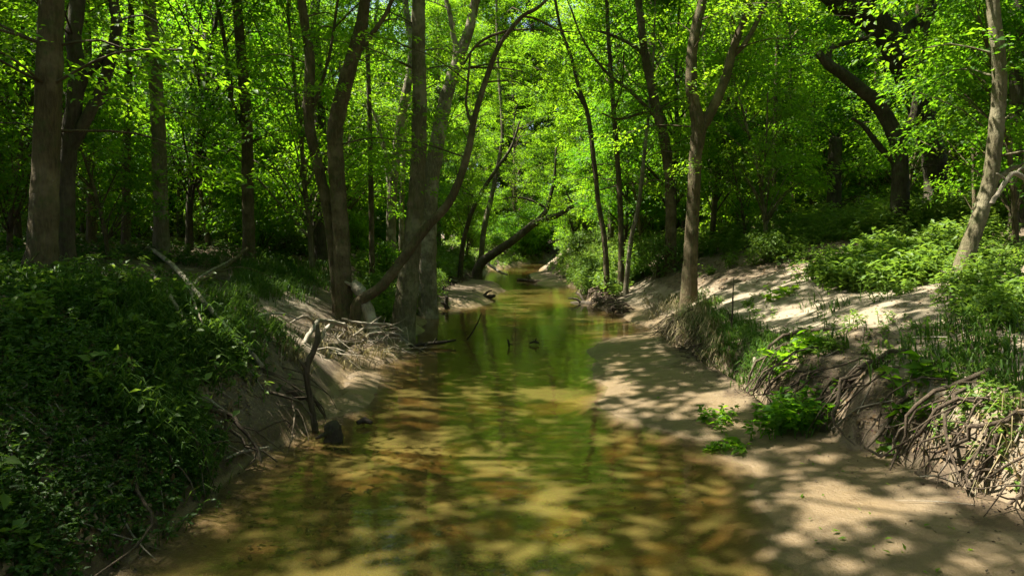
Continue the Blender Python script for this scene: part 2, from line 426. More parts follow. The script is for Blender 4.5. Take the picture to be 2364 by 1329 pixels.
wy = axis_pts([(-20, 2, 1.5, .3), (2, 14, .08, .14), (14, 50, .2, .6), (50, 100, 1, 3)]); wt = np.linspace(0, 1, 90)
WT, WY = np.meshgrid(wt, wy)
WX = (np.interp(WY, YT, XL) - .7) * (1 - WT) + (np.interp(WY, YT, XR) + .7) * WT
k_ = np.arange(WX.size).reshape(WX.shape)
wm_ = mesh_np('water', np.stack([WX, WY, 0 * WX], -1).reshape(-1, 3), np.stack([k_[:-1, :-1], k_[:-1, 1:], k_[1:, 1:], k_[1:, :-1]], -1).reshape(-1, 4), None, 'water')
at = wm_.attributes.new('depth', 'FLOAT', 'POINT'); at.data.foreach_set('value', np.clip(-H(WX, WY), 0, 1).ravel().astype(np.float32))
w = link('water', wm_); w['kind'] = 'structure'; w['label'] = 'shallow muddy olive water of the creek'

# ------------------------------------------------------------------ tree prototypes
def clump_points(r_, K, R, z0, z1, low=0.5):
    """clump centres through an uneven crown volume"""
    out = []
    while len(out) < K:
        z = r_.random() ** .9
        prof = math.sin(math.pi * min(1, .12 + .88 * z)) ** .6 * (1.0 if z > .3 else low + (1 - low) * z / .3)
        a = r_.random() * 2 * math.pi; rr = R * prof * math.sqrt(r_.uniform(.08, 1)) * r_.uniform(.75, 1.15)
        out.append((math.cos(a) * rr, math.sin(a) * rr, z0 + (z1 - z0) * z))
    return np.array(out)
def leafy(acc, r_, C, M, nleaf, leaf, L, spread, centre_fn):
    v = r_.normal(0, 1, (len(C) * M, 3)); v = unit(v) * (r_.random((len(v), 1)) ** .4) * 1.55
    cen = np.repeat(C, M, 0) + v * np.repeat(r_.uniform(.6, 1.35, len(C)), M)[:, None] * np.array([spread, spread, spread * .55])
    out = cen - centre_fn(cen); out[:, 2] = out[:, 2] * .25 - .05
    ax = unit(out) + r_.normal(0, .55, cen.shape) * np.array([1, 1, .35])
    sprays(acc, r_, cen - unit(ax) * L * .5, ax, nleaf, L, leaf)
def tree_proto(seed, Ht, r0, zc0, R, K, M, nleaf, leaf, lean=.03, fork=False, L=.75, spread=.55, low=.6, sides=8):
    r_ = np.random.default_rng(seed)
    wood = Acc(); lf = Acc()
    a = r_.random() * 6.28
    k = 7; zs = np.linspace(0, Ht * .86, k)
    bend = np.cumsum(r_.normal(0, .022 * Ht / 6, (k, 2)), 0); bend[0] = 0
    px = bend[:, 0] + math.cos(a) * lean * zs * (zs / Ht + .3); py = bend[:, 1] + math.sin(a) * lean * zs * (zs / Ht + .3)
    pts = np.stack([px, py, zs], -1); rad = r0 * (1 - .88 * (zs / zs[-1])) ** .8 + .012
    pts[0, 2] = -.35
    p, rr = tube(wood, pts, rad, .35, sides, .05, .03, flare=.45, r_=r_)
    def trunk_at(z):
        z = np.clip(z, 0, zs[-1]); return np.stack([np.interp(z, zs, px), np.interp(z, zs, py), z], -1)
    C = clump_points(r_, K, R, zc0, Ht, low); C[:, :2] += trunk_at(C[:, 2])[:, :2]
    for c in C:
        h = math.hypot(*(c[:2] - trunk_at(c[2])[:2]))
        zb = max(.12 * Ht, c[2] - h * r_.uniform(.5, 1.1) - .3); b = trunk_at(zb)
        if c[2] < b[2]: continue
        rb = max(.010, min(.45 * np.interp(zb, zs, rad), .012 + .012 * h))
        m = (b + c) / 2 + r_.normal(0, .12, 3) * h * .5 + np.array([0, 0, .08 * h])
        tube(wood, [b, m, c], [rb, rb * .65, .006], .6, 4, .05, .1, cap=False, r_=r_)
    if fork:
        zb = Ht * .3; b = trunk_at(zb); a2 = a + 2
        e = b + np.array([math.cos(a2) * Ht * .14, math.sin(a2) * Ht * .14, Ht * .45])
        tube(wood, [b, (b + e) / 2 + np.array([math.cos(a2), math.sin(a2), 0]) * .3, e], [np.interp(zb, zs, rad) * .8, r0 * .4, .02], .35, 6, .05, .03, r_=r_)
    leafy(lf, r_, C, M, nleaf, leaf, L, spread, lambda c: trunk_at(c[:, 2]))
    return wood, lf
def shrub_proto(seed, Ht, R, stems, K, M, nleaf, leaf, L=.45, spread=.28):
    r_ = np.random.default_rng(seed); wood = Acc(); lf = Acc()
    C = clump_points(r_, K, R, Ht * .18, Ht, .9)
    for s in range(stems):
        a = r_.random() * 6.28; b = np.array([math.cos(a) * .08, math.sin(a) * .08, -.15]); c = C[r_.integers(K)]
        tube(wood, [b, (b + c) / 2 + r_.normal(0, .08, 3) * Ht * .5, c], [.018 + .006 * Ht * .5, .012, .004], .3, 5, .05, .1, cap=False, r_=r_)
    for c in C:
        tube(wood, [np.array([c[0] * .35, c[1] * .35, max(0, c[2] - .5 * Ht * .5)]), c], [.009, .003], .5, 3, 0, .1, cap=False, r_=r_)
    leafy(lf, r_, C, M, nleaf, leaf, L, spread, lambda c: c * np.array([0, 0, 1.0]))
    return wood, lf
PROTO = {}
def reg(key, wl, bark, leafmat):
    PROTO[key] = (wl[0].mesh(key + '_trunk', bark, True), wl[1].mesh(key + '_crown', leafmat))
# tall canopy trees
reg('canopy_a', tree_proto(101, 17, .17, 3.6, 3.9, 40, 26, 32, .095, spread=.5), 'bark_grey', 'leaf_fresh')
reg('canopy_b', tree_proto(102, 16, .22, 3.2, 4.3, 42, 26, 32, .095, .08, True, spread=.5), 'bark_brown', 'leaf_deep')
reg('canopy_c', tree_proto(103, 18, .15, 4.5, 3.5, 36, 26, 32, .095, .05, spread=.5), 'bark_dark', 'leaf_fresh')
reg('canopy_d', tree_proto(104, 15, .12, 3.0, 3.3, 34, 26, 32, .09, .12, spread=.5), 'bark_grey', 'leaf_deep')
reg('canopy_e', tree_proto(105, 17, .16, 1.2, 3.7, 85, 16, 34, .105, .05, low=.9), 'bark_brown', 'leaf_fresh')
reg('canopy_f', tree_proto(106, 11, .12, 7.8, 3.6, 60, 9, 18, .10, .03, L=.36, spread=.17), 'bark_brown', 'leaf_fresh')  # thin-crowned tree, added out of view for its shade
# understory trees
reg('under_a', tree_proto(111, 6.5, .06, 1.3, 2.2, 46, 11, 26, .08, .1, L=.6, spread=.42), 'bark_brown', 'leaf_fresh')
reg('under_b', tree_proto(112, 5.2, .05, 1.0, 1.9, 40, 11, 26, .078, .2, True, L=.55, spread=.40), 'bark_grey', 'leaf_fresh')
reg('under_c', tree_proto(113, 7.5, .07, 1.8, 2.4, 50, 11, 26, .085, .15, L=.6, spread=.45), 'bark_dark', 'leaf_deep')
reg('under_d', tree_proto(114, 4.0, .035, .7, 1.4, 30, 11, 24, .07, .2, L=.5, spread=.33), 'bark_brown', 'leaf_deep')
# shrubs
reg('shrub_a', shrub_proto(121, 1.5, .75, 7, 26, 7, 16, .085), 'bark_brown', 'leaf_fresh')
reg('shrub_b', shrub_proto(122, 1.1, .7, 6, 24, 7, 16, .08), 'bark_brown', 'leaf_weed')
reg('shrub_c', shrub_proto(123, 2.3, 1.0, 8, 34, 8, 16, .095), 'bark_dark', 'leaf_deep')
# crown pieces for the traced trees
def crown_proto(seed, R, h, K, M, nleaf, leaf, L=.65, spread=.60):
    r_ = np.random.default_rng(seed); wood = Acc(); lf = Acc()
    C = clump_points(r_, K, R, -h * .25, h, .8)
    for c in C:
        b = np.array([0, 0, np.clip(c[2] - np.hypot(c[0], c[1]) * .7, -h * .3, h * .6)]) * np.array([1, 1, 1])
        tube(wood, [b * .6, (b * .6 + c) / 2 + r_.normal(0, .25, 3), c], [.045, .025, .006], .7, 4, .05, .1, cap=False, r_=r_)
    leafy(lf, r_, C, M, nleaf, leaf, L, spread, lambda c: c * np.array([0, 0, 1.0]))
    return wood.mesh('bough', 'bark_grey', True), lf.mesh('crown', 'leaf_fresh')
CROWN = [crown_proto(131, 3.2, 5.5, 13, 50, 20, .13), crown_proto(132, 2.6, 4.5, 12, 46, 20, .125), crown_proto(133, 3.6, 5.0, 15, 50, 20, .13),
         crown_proto(134, 3.7, 1.9, 54, 9, 18, .10, .36, .17), crown_proto(135, 3.2, 1.9, 38, 9, 18, .10, .36, .17)]  # these two: thin unseen crowns, clumps spaced to dapple the sunlight

def dapple_crown(seed, R, spacing, holes, hr, leaf=.125, nleaf=34):
    '''a spreading leafy tier with gaps cut along the sun direction to cast dapples'''
    r_ = np.random.default_rng(seed); wood = Acc(); lf = Acc()
    g = np.arange(-R, R, spacing); gx_, gy_ = np.meshgrid(g, g); pts = np.stack([gx_.ravel(), gy_.ravel()], -1) + r_.uniform(-.5, .5, (gx_.size, 2)) * spacing
    rad = np.hypot(pts[:, 0], pts[:, 1]); ang = np.arctan2(pts[:, 1], pts[:, 0])
    pts = pts[rad < R * (.86 + .12 * np.sin(ang * 3 + seed) + .06 * np.sin(ang * 7))]
    z = .5 * fbm(pts[:, 0] * .5 + 9, pts[:, 1] * .5 + 4, seed, 2) + .35 * (1 - (np.hypot(pts[:, 0], pts[:, 1]) / R) ** 2) * 2 + r_.uniform(-.15, .15, len(pts))
    hc = r_.uniform(-R, R, (holes, 2)); hrad = r_.uniform(hr[0], hr[1], holes)
    sp = pts - z[:, None] * (SUN_TO[:2] / SUN_TO[2])
    d = np.hypot(sp[:, None, 0] - hc[None, :, 0], (sp[:, None, 1] - hc[None, :, 1]) * .8) - hrad[None]
    keep = d.min(1) > 0
    cen = np.concatenate([pts, z[:, None]], 1)[keep]
    ax = np.concatenate([unit(cen[:, :2]) + r_.normal(0, .7, (len(cen), 2)), r_.normal(-.05, .12, (len(cen), 1))], 1)
    sprays(lf, r_, cen - unit(ax) * .16, ax, nleaf, .32, leaf)
    for k in range(7):
        a = k / 7 * 6.283 + r_.normal(0, .4); e = np.array([math.cos(a) * R * .85, math.sin(a) * R * .85, .1])
        tube(wood, [np.array([0, 0, -.9]), np.array([e[0] * .3, e[1] * .3, .1]), np.array([e[0] * .65 + r_.normal(0, .5), e[1] * .65 + r_.normal(0, .5), .3]), e], [.035, .02, .012, .004], .5, 5, .05, .1, cap=False, r_=r_)
    return wood.mesh('bough', 'bark_brown', True), lf.mesh('crown', 'leaf_fresh')
CROWN += [dapple_crown(141, 5.2, .21, 112, (.17, .40)), dapple_crown(142, 3.6, .21, 66, (.22, .5))]  # unseen overhead tiers, shaped to throw sun dapples on the creek

# ------------------------------------------------------------------ traced trees: stems follow the photograph's trunks at their own distance
HERO = []
def hero(name, label, cat, bark, d, stems, base=None, crown=0, topz=8.5, sides=12, cscale=1.0, flare=.55, ext=True, twigs=14, coff=0.0):
    """stems: lists of (u, v, width_px[, depth]); the first starts at the ground"""
    u, v = stems[0][0][:2]; dd = stems[0][0][3] if len(stems[0][0]) > 3 else d
    b = P(u, v, dd); b[2] = H(b[0], b[1])
    root = thing(name, label, cat, b)
    HERO.append((u, d, label)); top = None; allp = []
    for k, st in enumerate(stems):
        pts = []; rad = []
        for s in st:
            ds = s[3] if len(s) > 3 else d
            pts.append(P(s[0], s[1], ds)); rad.append(s[2] / 2 / FPX * ds)
        if k == 0:
            pts[0] = np.array([b[0], b[1], b[2] - .25])
        if ext and st[-1][1] <= 5:
            dirn = unit(pts[-1] - pts[-2])
            while pts[-1][2] < topz:
                dirn = unit(dirn * .7 + np.array([0, 0, .3]) + rng.normal(0, .06, 3)); pts.append(pts[-1] + dirn * 1.2); rad.append(rad[-1] * .82)
            rad[-1] *= .6
            if top is None: top = pts[-1]
        acc = Acc(); allp += list(resample(pts, rad, .4)[0])
        pts = [p - b for p in pts]
        if k == 0: tube(acc, pts, rad, .09, sides, .035, .018, flare=flare)
        else: tube(acc, pts, rad, .10, max(6, sides - 4), .04, .03)
        link('trunk' if k == 0 else 'limb', acc.mesh(name + '_wood', bark, True), root)
    if twigs:
        r2 = np.random.default_rng(int(u * 7 + d)); wd = Acc(); lf = Acc(); cs = []
        cand = [q for q in allp if q[2] > 2.4 and q[2] < 7.5]
        for _ in range(twigs if cand else 0):
            q = cand[r2.integers(len(cand))]; an = r2.random() * 6.283; ll = r2.uniform(.5, 1.7)
            c = q + np.array([math.cos(an) * ll, math.sin(an) * ll, r2.uniform(-.2, .5)]); cs.append(c - b)
            tube(wd, np.array([q, (q + c) / 2 + np.array([0, 0, .12]), c]) - b, [.014, .009, .004], .3, 4, 0, .2, cap=False, r_=r2)
        if cs:
            leafy(lf, r2, np.array(cs), 7, 26, .062, .5, .32, lambda c: c * np.array([0, 0, 1.0]))
            tw = link('twigs', wd.mesh('twigs', bark, True), root); tw['kind'] = 'stuff'; link('foliage', lf.mesh('foliage', 'leaf_fresh'), root)
    if crown is not None and top is not None:
        wm, lm = CROWN[crown]
        for nm_, me in (('bough', wm), ('crown', lm)):
            o = link(nm_, me, root, top - b + np.array([coff, 0, -.6])); o.rotation_euler.z = rng.random() * 6.28 * (crown < 5); o.scale = (cscale,) * 3
    return root

hero('near_tree', 'thick smooth trunk close by at the far left of the left bank', 'tree', 'bark_brown', 5.6,
     [[(85, 700, 65.1), (98, 560, 59.8), (105, 400, 55.4), (112, 200, 52.8), (118, 0, 49.3)]], crown=5, topz=9.3, cscale=1.0, coff=.2)
hero('crooked_tree', 'dark tree with a bent limb just behind the thick leftmost trunk', 'tree', 'bark_dark', 7.6,
     [[(150, 600, 40), (152, 480, 36), (160, 330, 34), (178, 180, 34), (170, 90, 32), (180, 0, 30)],
      [(163, 345, 28), (200, 275, 26), (240, 190, 25), (262, 110, 25), (270, 50, 24), (262, 0, 22)],
      [(170, 240, 20), (205, 165, 18), (225, 150, 16), (250, 100, 10)]], crown=4, topz=9.5, cscale=.5, coff=-2.0)
hero('straight_tree', 'straight grey tree between the leftmost trunks and the slim fork-stemmed tree', 'tree', 'bark_grey', 12,
     [[(372, 520, 34), (370, 420, 32), (364, 260, 30), (354, 120, 29), (343, 0, 27)]], crown=0, topz=9)
hero('slim_tree', 'slim tree on the left terrace with a thin side stem rising beside it', 'tree', 'bark_brown', 14,
     [[(574, 560, 28), (572, 440, 26), (570, 300, 25), (561, 180, 23), (553, 80, 22), (545, 0, 21)],
      [(569, 300, 13), (552, 270, 12), (534, 235, 12), (532, 190, 11), (521, 110, 10), (510, 50, 9), (500, 0, 8)]], crown=1, topz=10)
hero('curved_tree', 'slender S-curved tree left of the cluster at the water', 'tree', 'bark_brown', 10.6,
     [[(786, 700, 27), (770, 580, 26), (750, 450, 25), (722, 330, 24), (712, 250, 24), (716, 150, 23), (706, 70, 20), (696, 0, 19)],
      [(716, 265, 9), (738, 205, 8), (762, 120, 7), (780, 0, 6)]], crown=4, topz=9.5, cscale=.6, coff=-1.2)
hero('bowed_tree', 'brown tree with a bowed trunk, leftmost of the thick stems at the water edge', 'tree', 'bark_brown', 10.4,
     [[(797, 735, 43.2), (792, 640, 37.8), (784, 500, 36.9), (776, 380, 36.9), (774, 300, 37.8), (790, 220, 36.0), (812, 140, 32.4), (832, 70, 28.8), (842, 0, 25.2)],
      [(812, 140, 16.2), (850, 90, 12.6), (880, 50, 10.8), (905, 0, 9.0)]], crown=6, topz=9.5, cscale=1.0, coff=.2)
hero('grey_tree', 'tall straight grey tree rising from the left water edge', 'tree', 'bark_grey', 10.9,
     [[(922, 790, 62), (933, 720, 54), (944, 620, 46), (953, 540, 42), (964, 400, 36), (968, 260, 34), (966, 120, 31), (966, 0, 29)]], crown=4, topz=10, flare=.25, cscale=.45, coff=-.3)
hero('leaning_tree', 'thin bent tree leaning right across the grey trunk from the left bank', 'tree', 'bark_brown', 10.2,
     [[(818, 735, 31.0), (822, 712, 27.5), (838, 690, 25.8), (880, 662, 24.1), (925, 605, 23.2), (985, 525, 21.5), (1035, 470, 19.8), (1066, 400, 18.1), (1085, 330, 16.3), (1095, 275, 14.6), (1120, 190, 12.9), (1150, 110, 12.0), (1178, 70, 10.3), (1210, 35, 9.5), (1262, 0, 6.9)],
      [(1090, 290, 6.9), (1076, 245, 6.0), (1080, 190, 5.2), (1086, 120, 4.3)],
      [(1178, 70, 7.7), (1130, 85, 6.9), (1095, 110, 6.0), (1070, 150, 4.3)],
      [(1205, 38, 6.0), (1240, 45, 5.2), (1290, 70, 4.3), (1330, 75, 2.6)]], crown=4, topz=8, cscale=.4, flare=.1)
hero('pale_tree', 'pale-barked tree leaning right just behind the tall grey trunk', 'tree', 'bark_pale', 14.5,
     [[(985, 650, 44), (988, 540, 40), (992, 440, 38), (1004, 360, 36), (1020, 270, 32), (1040, 190, 28), (1062, 130, 25), (1086, 60, 22), (1098, 0, 20)],
      [(1030, 215, 16), (1052, 130, 14), (1046, 80, 12), (1036, 20, 11), (1030, 0, 10)]], crown=4, topz=11, cscale=.7, coff=-.5)
hero('sunlit_tree', 'whitish forked tree seen between the bowed and tall grey trunks', 'tree', 'bark_pale', 18,
     [[(903, 600, 24), (904, 480, 22), (912, 380, 21), (925, 280, 20), (944, 180, 19), (952, 110, 17), (940, 40, 14), (936, 0, 12)],
      [(905, 470, 14), (893, 380, 13), (880, 320, 12), (866, 270, 8), (858, 250, 3)]], crown=0, topz=11)
hero('stout_tree', 'stout dark trunk standing behind the S-curved tree', 'tree', 'bark_dark', 16.5,
     [[(735, 590, 34), (738, 500, 30), (742, 400, 28), (738, 250, 25), (730, 120, 22), (728, 0, 20)]], crown=3, topz=11, cscale=.8, coff=-.8)
hero('twin_tree', 'dark trunk deep in the left wood between slim and stout trees', 'tree', 'bark_dark', 20,
     [[(693, 520, 26), (696, 420, 24), (690, 250, 22), (676, 100, 20), (665, 0, 18)]], crown=3, topz=12, cscale=.8, coff=-1)
hero('tipping_tree', 'dark trunk leaning far out over the distant creek, forked in mid air', 'tree', 'bark_dark', 27,
     [[(1098, 640, 24), (1106, 615, 22), (1140, 585, 20), (1185, 555, 18), (1240, 512, 16), (1285, 498, 12), (1325, 474, 9), (1358, 455, 6), (1375, 440, 3)],
      [(1225, 522, 12), (1258, 490, 11), (1270, 455, 9), (1280, 410, 7), (1284, 340, 4)],
      [(1262, 480, 6), (1225, 462, 5), (1190, 455, 3), (1150, 462, 2)],
      [(1325, 474, 5), (1310, 450, 4), (1302, 430, 3), (1280, 415, 2)]], crown=None, ext=False)
hero('dark_sapling', 'thin dark tree leaning right, just left of the trunk over the creek', 'tree', 'bark_dark', 25,
     [[(1060, 620, 12), (1068, 570, 11), (1082, 510, 10), (1098, 470, 10), (1120, 430, 9), (1150, 385, 8), (1180, 340, 6), (1200, 280, 4)],
      [(1100, 465, 5), (1080, 440, 4), (1062, 425, 3), (1050, 380, 2)]], crown=None, ext=False)
hero('split_tree', 'pale slim trunk rising behind the base of the leaning creek tree', 'tree', 'bark_grey', 31,
     [[(1105, 605, 13), (1116, 540, 12), (1126, 490, 12), (1138, 440, 10), (1150, 380, 9), (1160, 300, 8), (1150, 150, 6), (1146, 0, 5)]], crown=0, topz=14, cscale=.8)
hero('forked_tree', 'Y-forked sunlit tree standing on the right bank', 'tree', 'bark_brown', 12.6,
     [[(1590, 658, 40), (1594, 600, 33), (1600, 480, 30), (1606, 360, 29), (1613, 295, 34), (1603, 240, 27), (1596, 200, 26), (1598, 120, 24), (1610, 50, 22), (1622, 0, 20)],
      [(1612, 305, 26), (1636, 268, 24), (1662, 215, 21), (1680, 165, 20), (1692, 115, 18), (1712, 60, 15), (1735, 0, 13)],
      [(1688, 130, 14), (1712, 110, 12), (1735, 75, 11), (1762, 20, 10), (1770, 0, 9)]], crown=1, topz=10, cscale=.8, coff=.6)
hero('branching_tree', 'brown tree with a long low branch reaching left, behind the Y-forked tree', 'tree', 'bark_brown', 16.5,
     [[(1549, 560, 27), (1549, 480, 25), (1545, 400, 24), (1533, 320, 24), (1515, 250, 22), (1500, 180, 20), (1486, 110, 18), (1480, 50, 17), (1474, 0, 16)],
      [(1524, 282, 10), (1490, 245, 9), (1448, 205, 8), (1405, 172, 7), (1370, 130, 6), (1340, 80, 5), (1318, 20, 4), (1310, 0, 3)],
      [(1490, 130, 9), (1460, 105, 8), (1420, 85, 7), (1385, 72, 5)],
      [(1520, 262, 7), (1480, 262, 6), (1430, 275, 5), (1390, 262, 4)]], crown=2, topz=10, coff=-1.6)
hero('upright_sapling', 'slender upright tree, middle of the three thin stems on the right bank', 'tree', 'bark_brown', 17.5,
     [[(1434, 640, 15), (1434, 540, 13), (1429, 420, 12), (1420, 300, 11), (1412, 190, 10), (1405, 90, 9), (1400, 0, 8)],
      [(1420, 250, 5), (1436, 200, 4), (1440, 120, 3)]], crown=1, topz=9)
hero('wavy_sapling', 'slender wavy tree, leftmost of the three thin stems on the right bank', 'tree', 'bark_brown', 17.8,
     [[(1404, 640, 15), (1396, 560, 12), (1382, 470, 11), (1372, 380, 11), (1358, 270, 10), (1336, 200, 9), (1318, 130, 8), (1296, 70, 7), (1282, 0, 6)],
      [(1352, 250, 6), (1332, 215, 5), (1322, 205, 4)]], crown=1, topz=9, cscale=.8)
hero('pale_sapling', 'thin pale stem leaning right, rightmost of three thin stems on right bank', 'tree', 'bark_pale', 16.8,
     [[(1442, 625, 11), (1456, 560, 10), (1473, 480, 10), (1483, 400, 9), (1490, 330, 8), (1498, 260, 6), (1506, 180, 5), (1510, 90, 4), (1512, 0, 4)]], crown=1, topz=8, cscale=.7)
hero('bent_tree', 'dark crooked tree with a limb sweeping left to broken stubs', 'tree', 'bark_dark', 13.5,
     [[(2080, 470, 42), (2078, 400, 36), (2074, 340, 34), (2056, 290, 34), (2024, 238, 31), (1985, 205, 28), (1945, 172, 26), (1912, 148, 22), (1888, 122, 16)],
      [(2076, 330, 24), (2098, 292, 23), (2112, 262, 20), (2118, 215, 18), (2130, 130, 15), (2150, 0, 12)],
      [(1914, 150, 15), (1912, 128, 14), (1922, 110, 12), (1960, 98, 10), (2000, 88, 8), (2020, 70, 6)],
      [(2062, 372, 16), (2036, 345, 15), (2010, 312, 12), (1992, 290, 9), (1966, 272, 6)]], crown=0, topz=8, twigs=4)
hero('old_tree', 'massive dark trunk arching in from the upper right behind the crooked tree', 'tree', 'bark_dark', 14.5,
     [[(2165, 470, 56), (2160, 400, 50), (2140, 300, 52), (2115, 230, 54), (2080, 140, 56), (2040, 70, 58), (1990, 30, 56), (1935, 0, 52)],
      [(2060, 105, 34), (2110, 60, 30), (2170, 20, 26), (2185, 0, 24)],
      [(2040, 75, 26), (2030, 30, 24), (2010, 0, 20)]], crown=2, topz=8.5, twigs=4)
hero('stub_tree', 'broken dark trunk stub in the shade left of the crooked tree', 'tree', 'bark_dark', 18,
     [[(1925, 540, 34), (1926, 450, 31), (1926, 380, 31), (1930, 318, 28)]], crown=None, ext=False)
hero('edge_tree', 'lichen-pale slim trunk leaning right at the right bank edge of the view', 'tree', 'bark_grey', 7.4,
     [[(2212, 655, 44), (2232, 590, 36), (2258, 510, 34), (2285, 420, 32), (2300, 300, 31), (2308, 180, 29), (2300, 80, 28), (2292, 0, 27)],
      [(2290, 420, 14), (2320, 400, 12), (2350, 385, 10), (2390, 420, 8)]], crown=1, topz=7)
hero('corner_tree', 'dark trunk at the upper right corner behind the pale slim trunk', 'tree', 'bark_dark', 10,
     [[(2350, 540, 34), (2352, 400, 30), (2346, 200, 27), (2350, 0, 26)]], crown=0, topz=8)
for u_, d_, w_, tilt_, lab in ((1705, 20, 10, -8, 'thin dark pole-like tree just right of the Y-forked tree'),
                               (1648, 21, 13, -14, 'short pale stem showing just behind the fork of the sunlit tree'),
                               (1785, 22, 11, 6, 'straight thin tree halfway between the Y-forked tree and broken stub'),
                               (1832, 24, 12, -6, 'grey slender tree just left of the broken dark stub'),
                               (1872, 26, 9, 8, 'faint narrow stem beside the broken dark stub'),
                               (455, 21, 14, -10, 'narrow dark tree between the straight grey and slim trees'),
                               (640, 24, 12, 8, 'narrow tree deep in shade right of the slim terrace tree'),
                               (858, 16, 12, -6, 'thin stem between the bowed trunk and the whitish tree'),
                               (925, 22, 11, 14, 'thin pale stem low behind the tall grey tree'),
                               (290, 13, 18, 6, 'shaded slender trunk left of the straight grey tree'),
                               (212, 14, 20, -6, 'shaded trunk behind the bent limb of the dark left tree')):
    hero('thin_tree', lab, 'tree', 'bark_pale' if 'pale' in lab else 'bark_brown', d_,
         [[(u_, 560, w_ * 1.15), (u_ + tilt_ * .3, 420, w_), (u_ + tilt_, 220, w_ * .9), (u_ + tilt_ * 2.2, 0, w_ * .75)]], crown=1, topz=10, sides=8, cscale=.6)

# ------------------------------------------------------------------ the wood around: canopy trees, understory trees, shrubs
def cx_of(y): return (np.interp(y, YT, XL) + np.interp(y, YT, XR)) / 2
LAND = [(-400, 'left of the thick leftmost trunk'), (100, 'between the thick leftmost trunk and the straight grey tree'), (370, 'between the straight grey and slim terrace trees'),
        (572, 'between the slim terrace tree and the S-curved tree'), (760, 'between the S-curved tree and the tall grey tree'), (950, 'between the tall grey tree and the leaning creek tree'),
        (1110, 'above the far end of the creek'), (1380, 'among the three thin stems'), (1500, 'between the three thin stems and the Y-forked tree'), (1600, 'just right of the Y-forked tree'),
        (1780, 'between the Y-forked tree and the crooked dark tree'), (2060, 'between the crooked dark tree and the pale edge trunk'), (2290, 'right of the pale edge trunk')]
ORD = ['nearest', 'second', 'third', 'fourth', 'fifth', 'sixth', 'seventh', 'eighth', 'ninth', 'tenth', 'eleventh', 'twelfth', 'thirteenth', 'fourteenth', 'fifteenth', 'sixteenth', 'seventeenth', 'eighteenth', 'nineteenth', 'twentieth', 'twenty-first', 'twenty-second', 'twenty-third', 'twenty-fourth', 'twenty-fifth', 'twenty-sixth', 'twenty-seventh', 'twenty-eighth', 'twenty-ninth', 'thirtieth', 'thirty-first', 'thirty-second', 'thirty-third', 'thirty-fourth', 'thirty-fifth', 'thirty-sixth']
KINDTXT = {'canopy': ('tall_tree', 'tall forest tree', 'tree', 'tall trees of the wood'), 'under': ('understory_tree', 'small leafy tree', 'tree', 'small leafy trees under the canopy'),
           'shrub': ('shrub', 'leafy shrub', 'shrub', 'shrubs along the banks')}
PLACED = []
def place(key, x, y, sc, rot, zs=1.0):
    PLACED.append((key, x, y, sc, rot, zs))
def flush():
    slots = {}
    for rec in PLACED:
        key, x, y, sc, rot, zs = rec; fam = key.split('_')[0]
        u = W0 / 2 + FPX * x / y if y > 1 else None
        if u is None or u < -160 or u > W0 + 160: k = -1
        else: k = max(i for i, (lu, _) in enumerate(LAND) if u >= lu or i == 0)
        slots.setdefault((fam, k), []).append(rec)
    for (fam, k), recs in slots.items():
        recs.sort(key=lambda r: r[2])
        for n, (key, x, y, sc, rot, zs) in enumerate(recs):
            nm_, txt, cat, grp = KINDTXT[fam]
            if k < 0: lab = txt + ' outside the view whose leaves shade the creek'; gg = 'trees beside and behind the viewpoint'
            else:
                lab = txt + ', ' + (ORD[n] if n == 0 else ORD[n] + ' nearest') + ' ' + LAND[k][1] if n < len(ORD) else txt + ' far back ' + LAND[k][1]
                gg = grp
            r = thing(nm_, lab, cat, (x, y, float(H(x, y)) - .05), gg); r.rotation_euler.z = rot; r.scale = (sc, sc, sc * zs)
            tm, cm = PROTO[key]
            link('trunk' if fam != 'shrub' else 'stem', tm, r); link('crown' if fam != 'shrub' else 'foliage', cm, r)
def scatter(keys, n, xr_, yr_, mind, ok, smin, smax, pts, seed):
    r_ = np.random.default_rng(seed); got = 0
    for _ in range(n * 60):
        if got >= n: break
        x = r_.uniform(*xr_); y = r_.uniform(*yr_)
        if not ok(x, y): continue
        if pts and min((x - a) ** 2 + (y - b) ** 2 for a, b in pts) < mind ** 2: continue
        pts.append((x, y)); got += 1
        place(keys[r_.integers(len(keys))], x, y, r_.uniform(smin, smax), r_.random() * 6.28, r_.uniform(.9, 1.12))
def sun_gap(x, y): return (-15 < x < 0 and 36 < y < 59) or (-4 < x < 6.5 and 42 < y < 63)     # left out of the tree scatter so sun reaches the far end
def inview(x, y, m=0.0): return y > 0.5 and abs(x) < (.76 + m) * y + .3
hp = [tuple(P(u, 560, d)[:2]) for u, d, _ in HERO]
cpts = list(hp)
for x_, y_, s_ in ((2.2, 66, 1.2), (6.0, 68, 1.2), (4.6, 36, 1.1), (-.8, 70, 1.3), (3.6, 74, 1.3), (9.5, 56, 1.2), (4.9, 24.5, 1.0), (4.6, 30, 1.1), (-6, 63, 1.3), (-3, 65, 1.35), (-9.5, 63, 1.3), (-.8, 67, 1.7), (2.4, 63, 1.5), (.2, 69, 1.9), (-1.8, 66, 1.8), (2.4, 70, 1.9), (-4.5, 66, 1.7), (-2.7, 45.5, .85), (.2, 54, .95)):
    place('canopy_e', x_, y_, s_, rng.random() * 6.28); cpts.append((x_, y_))
for x_, y_, s_ in ((2.0, 57.5, 1.9), (3.0, 61, 2.2), (.8, 60, 2.2), (-.6, 51, 1.2), (.6, 53.5, 1.5), (-1.8, 48.5, 1.1), (1.4, 56, 1.6)):
    place('shrub_c', x_, y_, s_, rng.random() * 6.28)
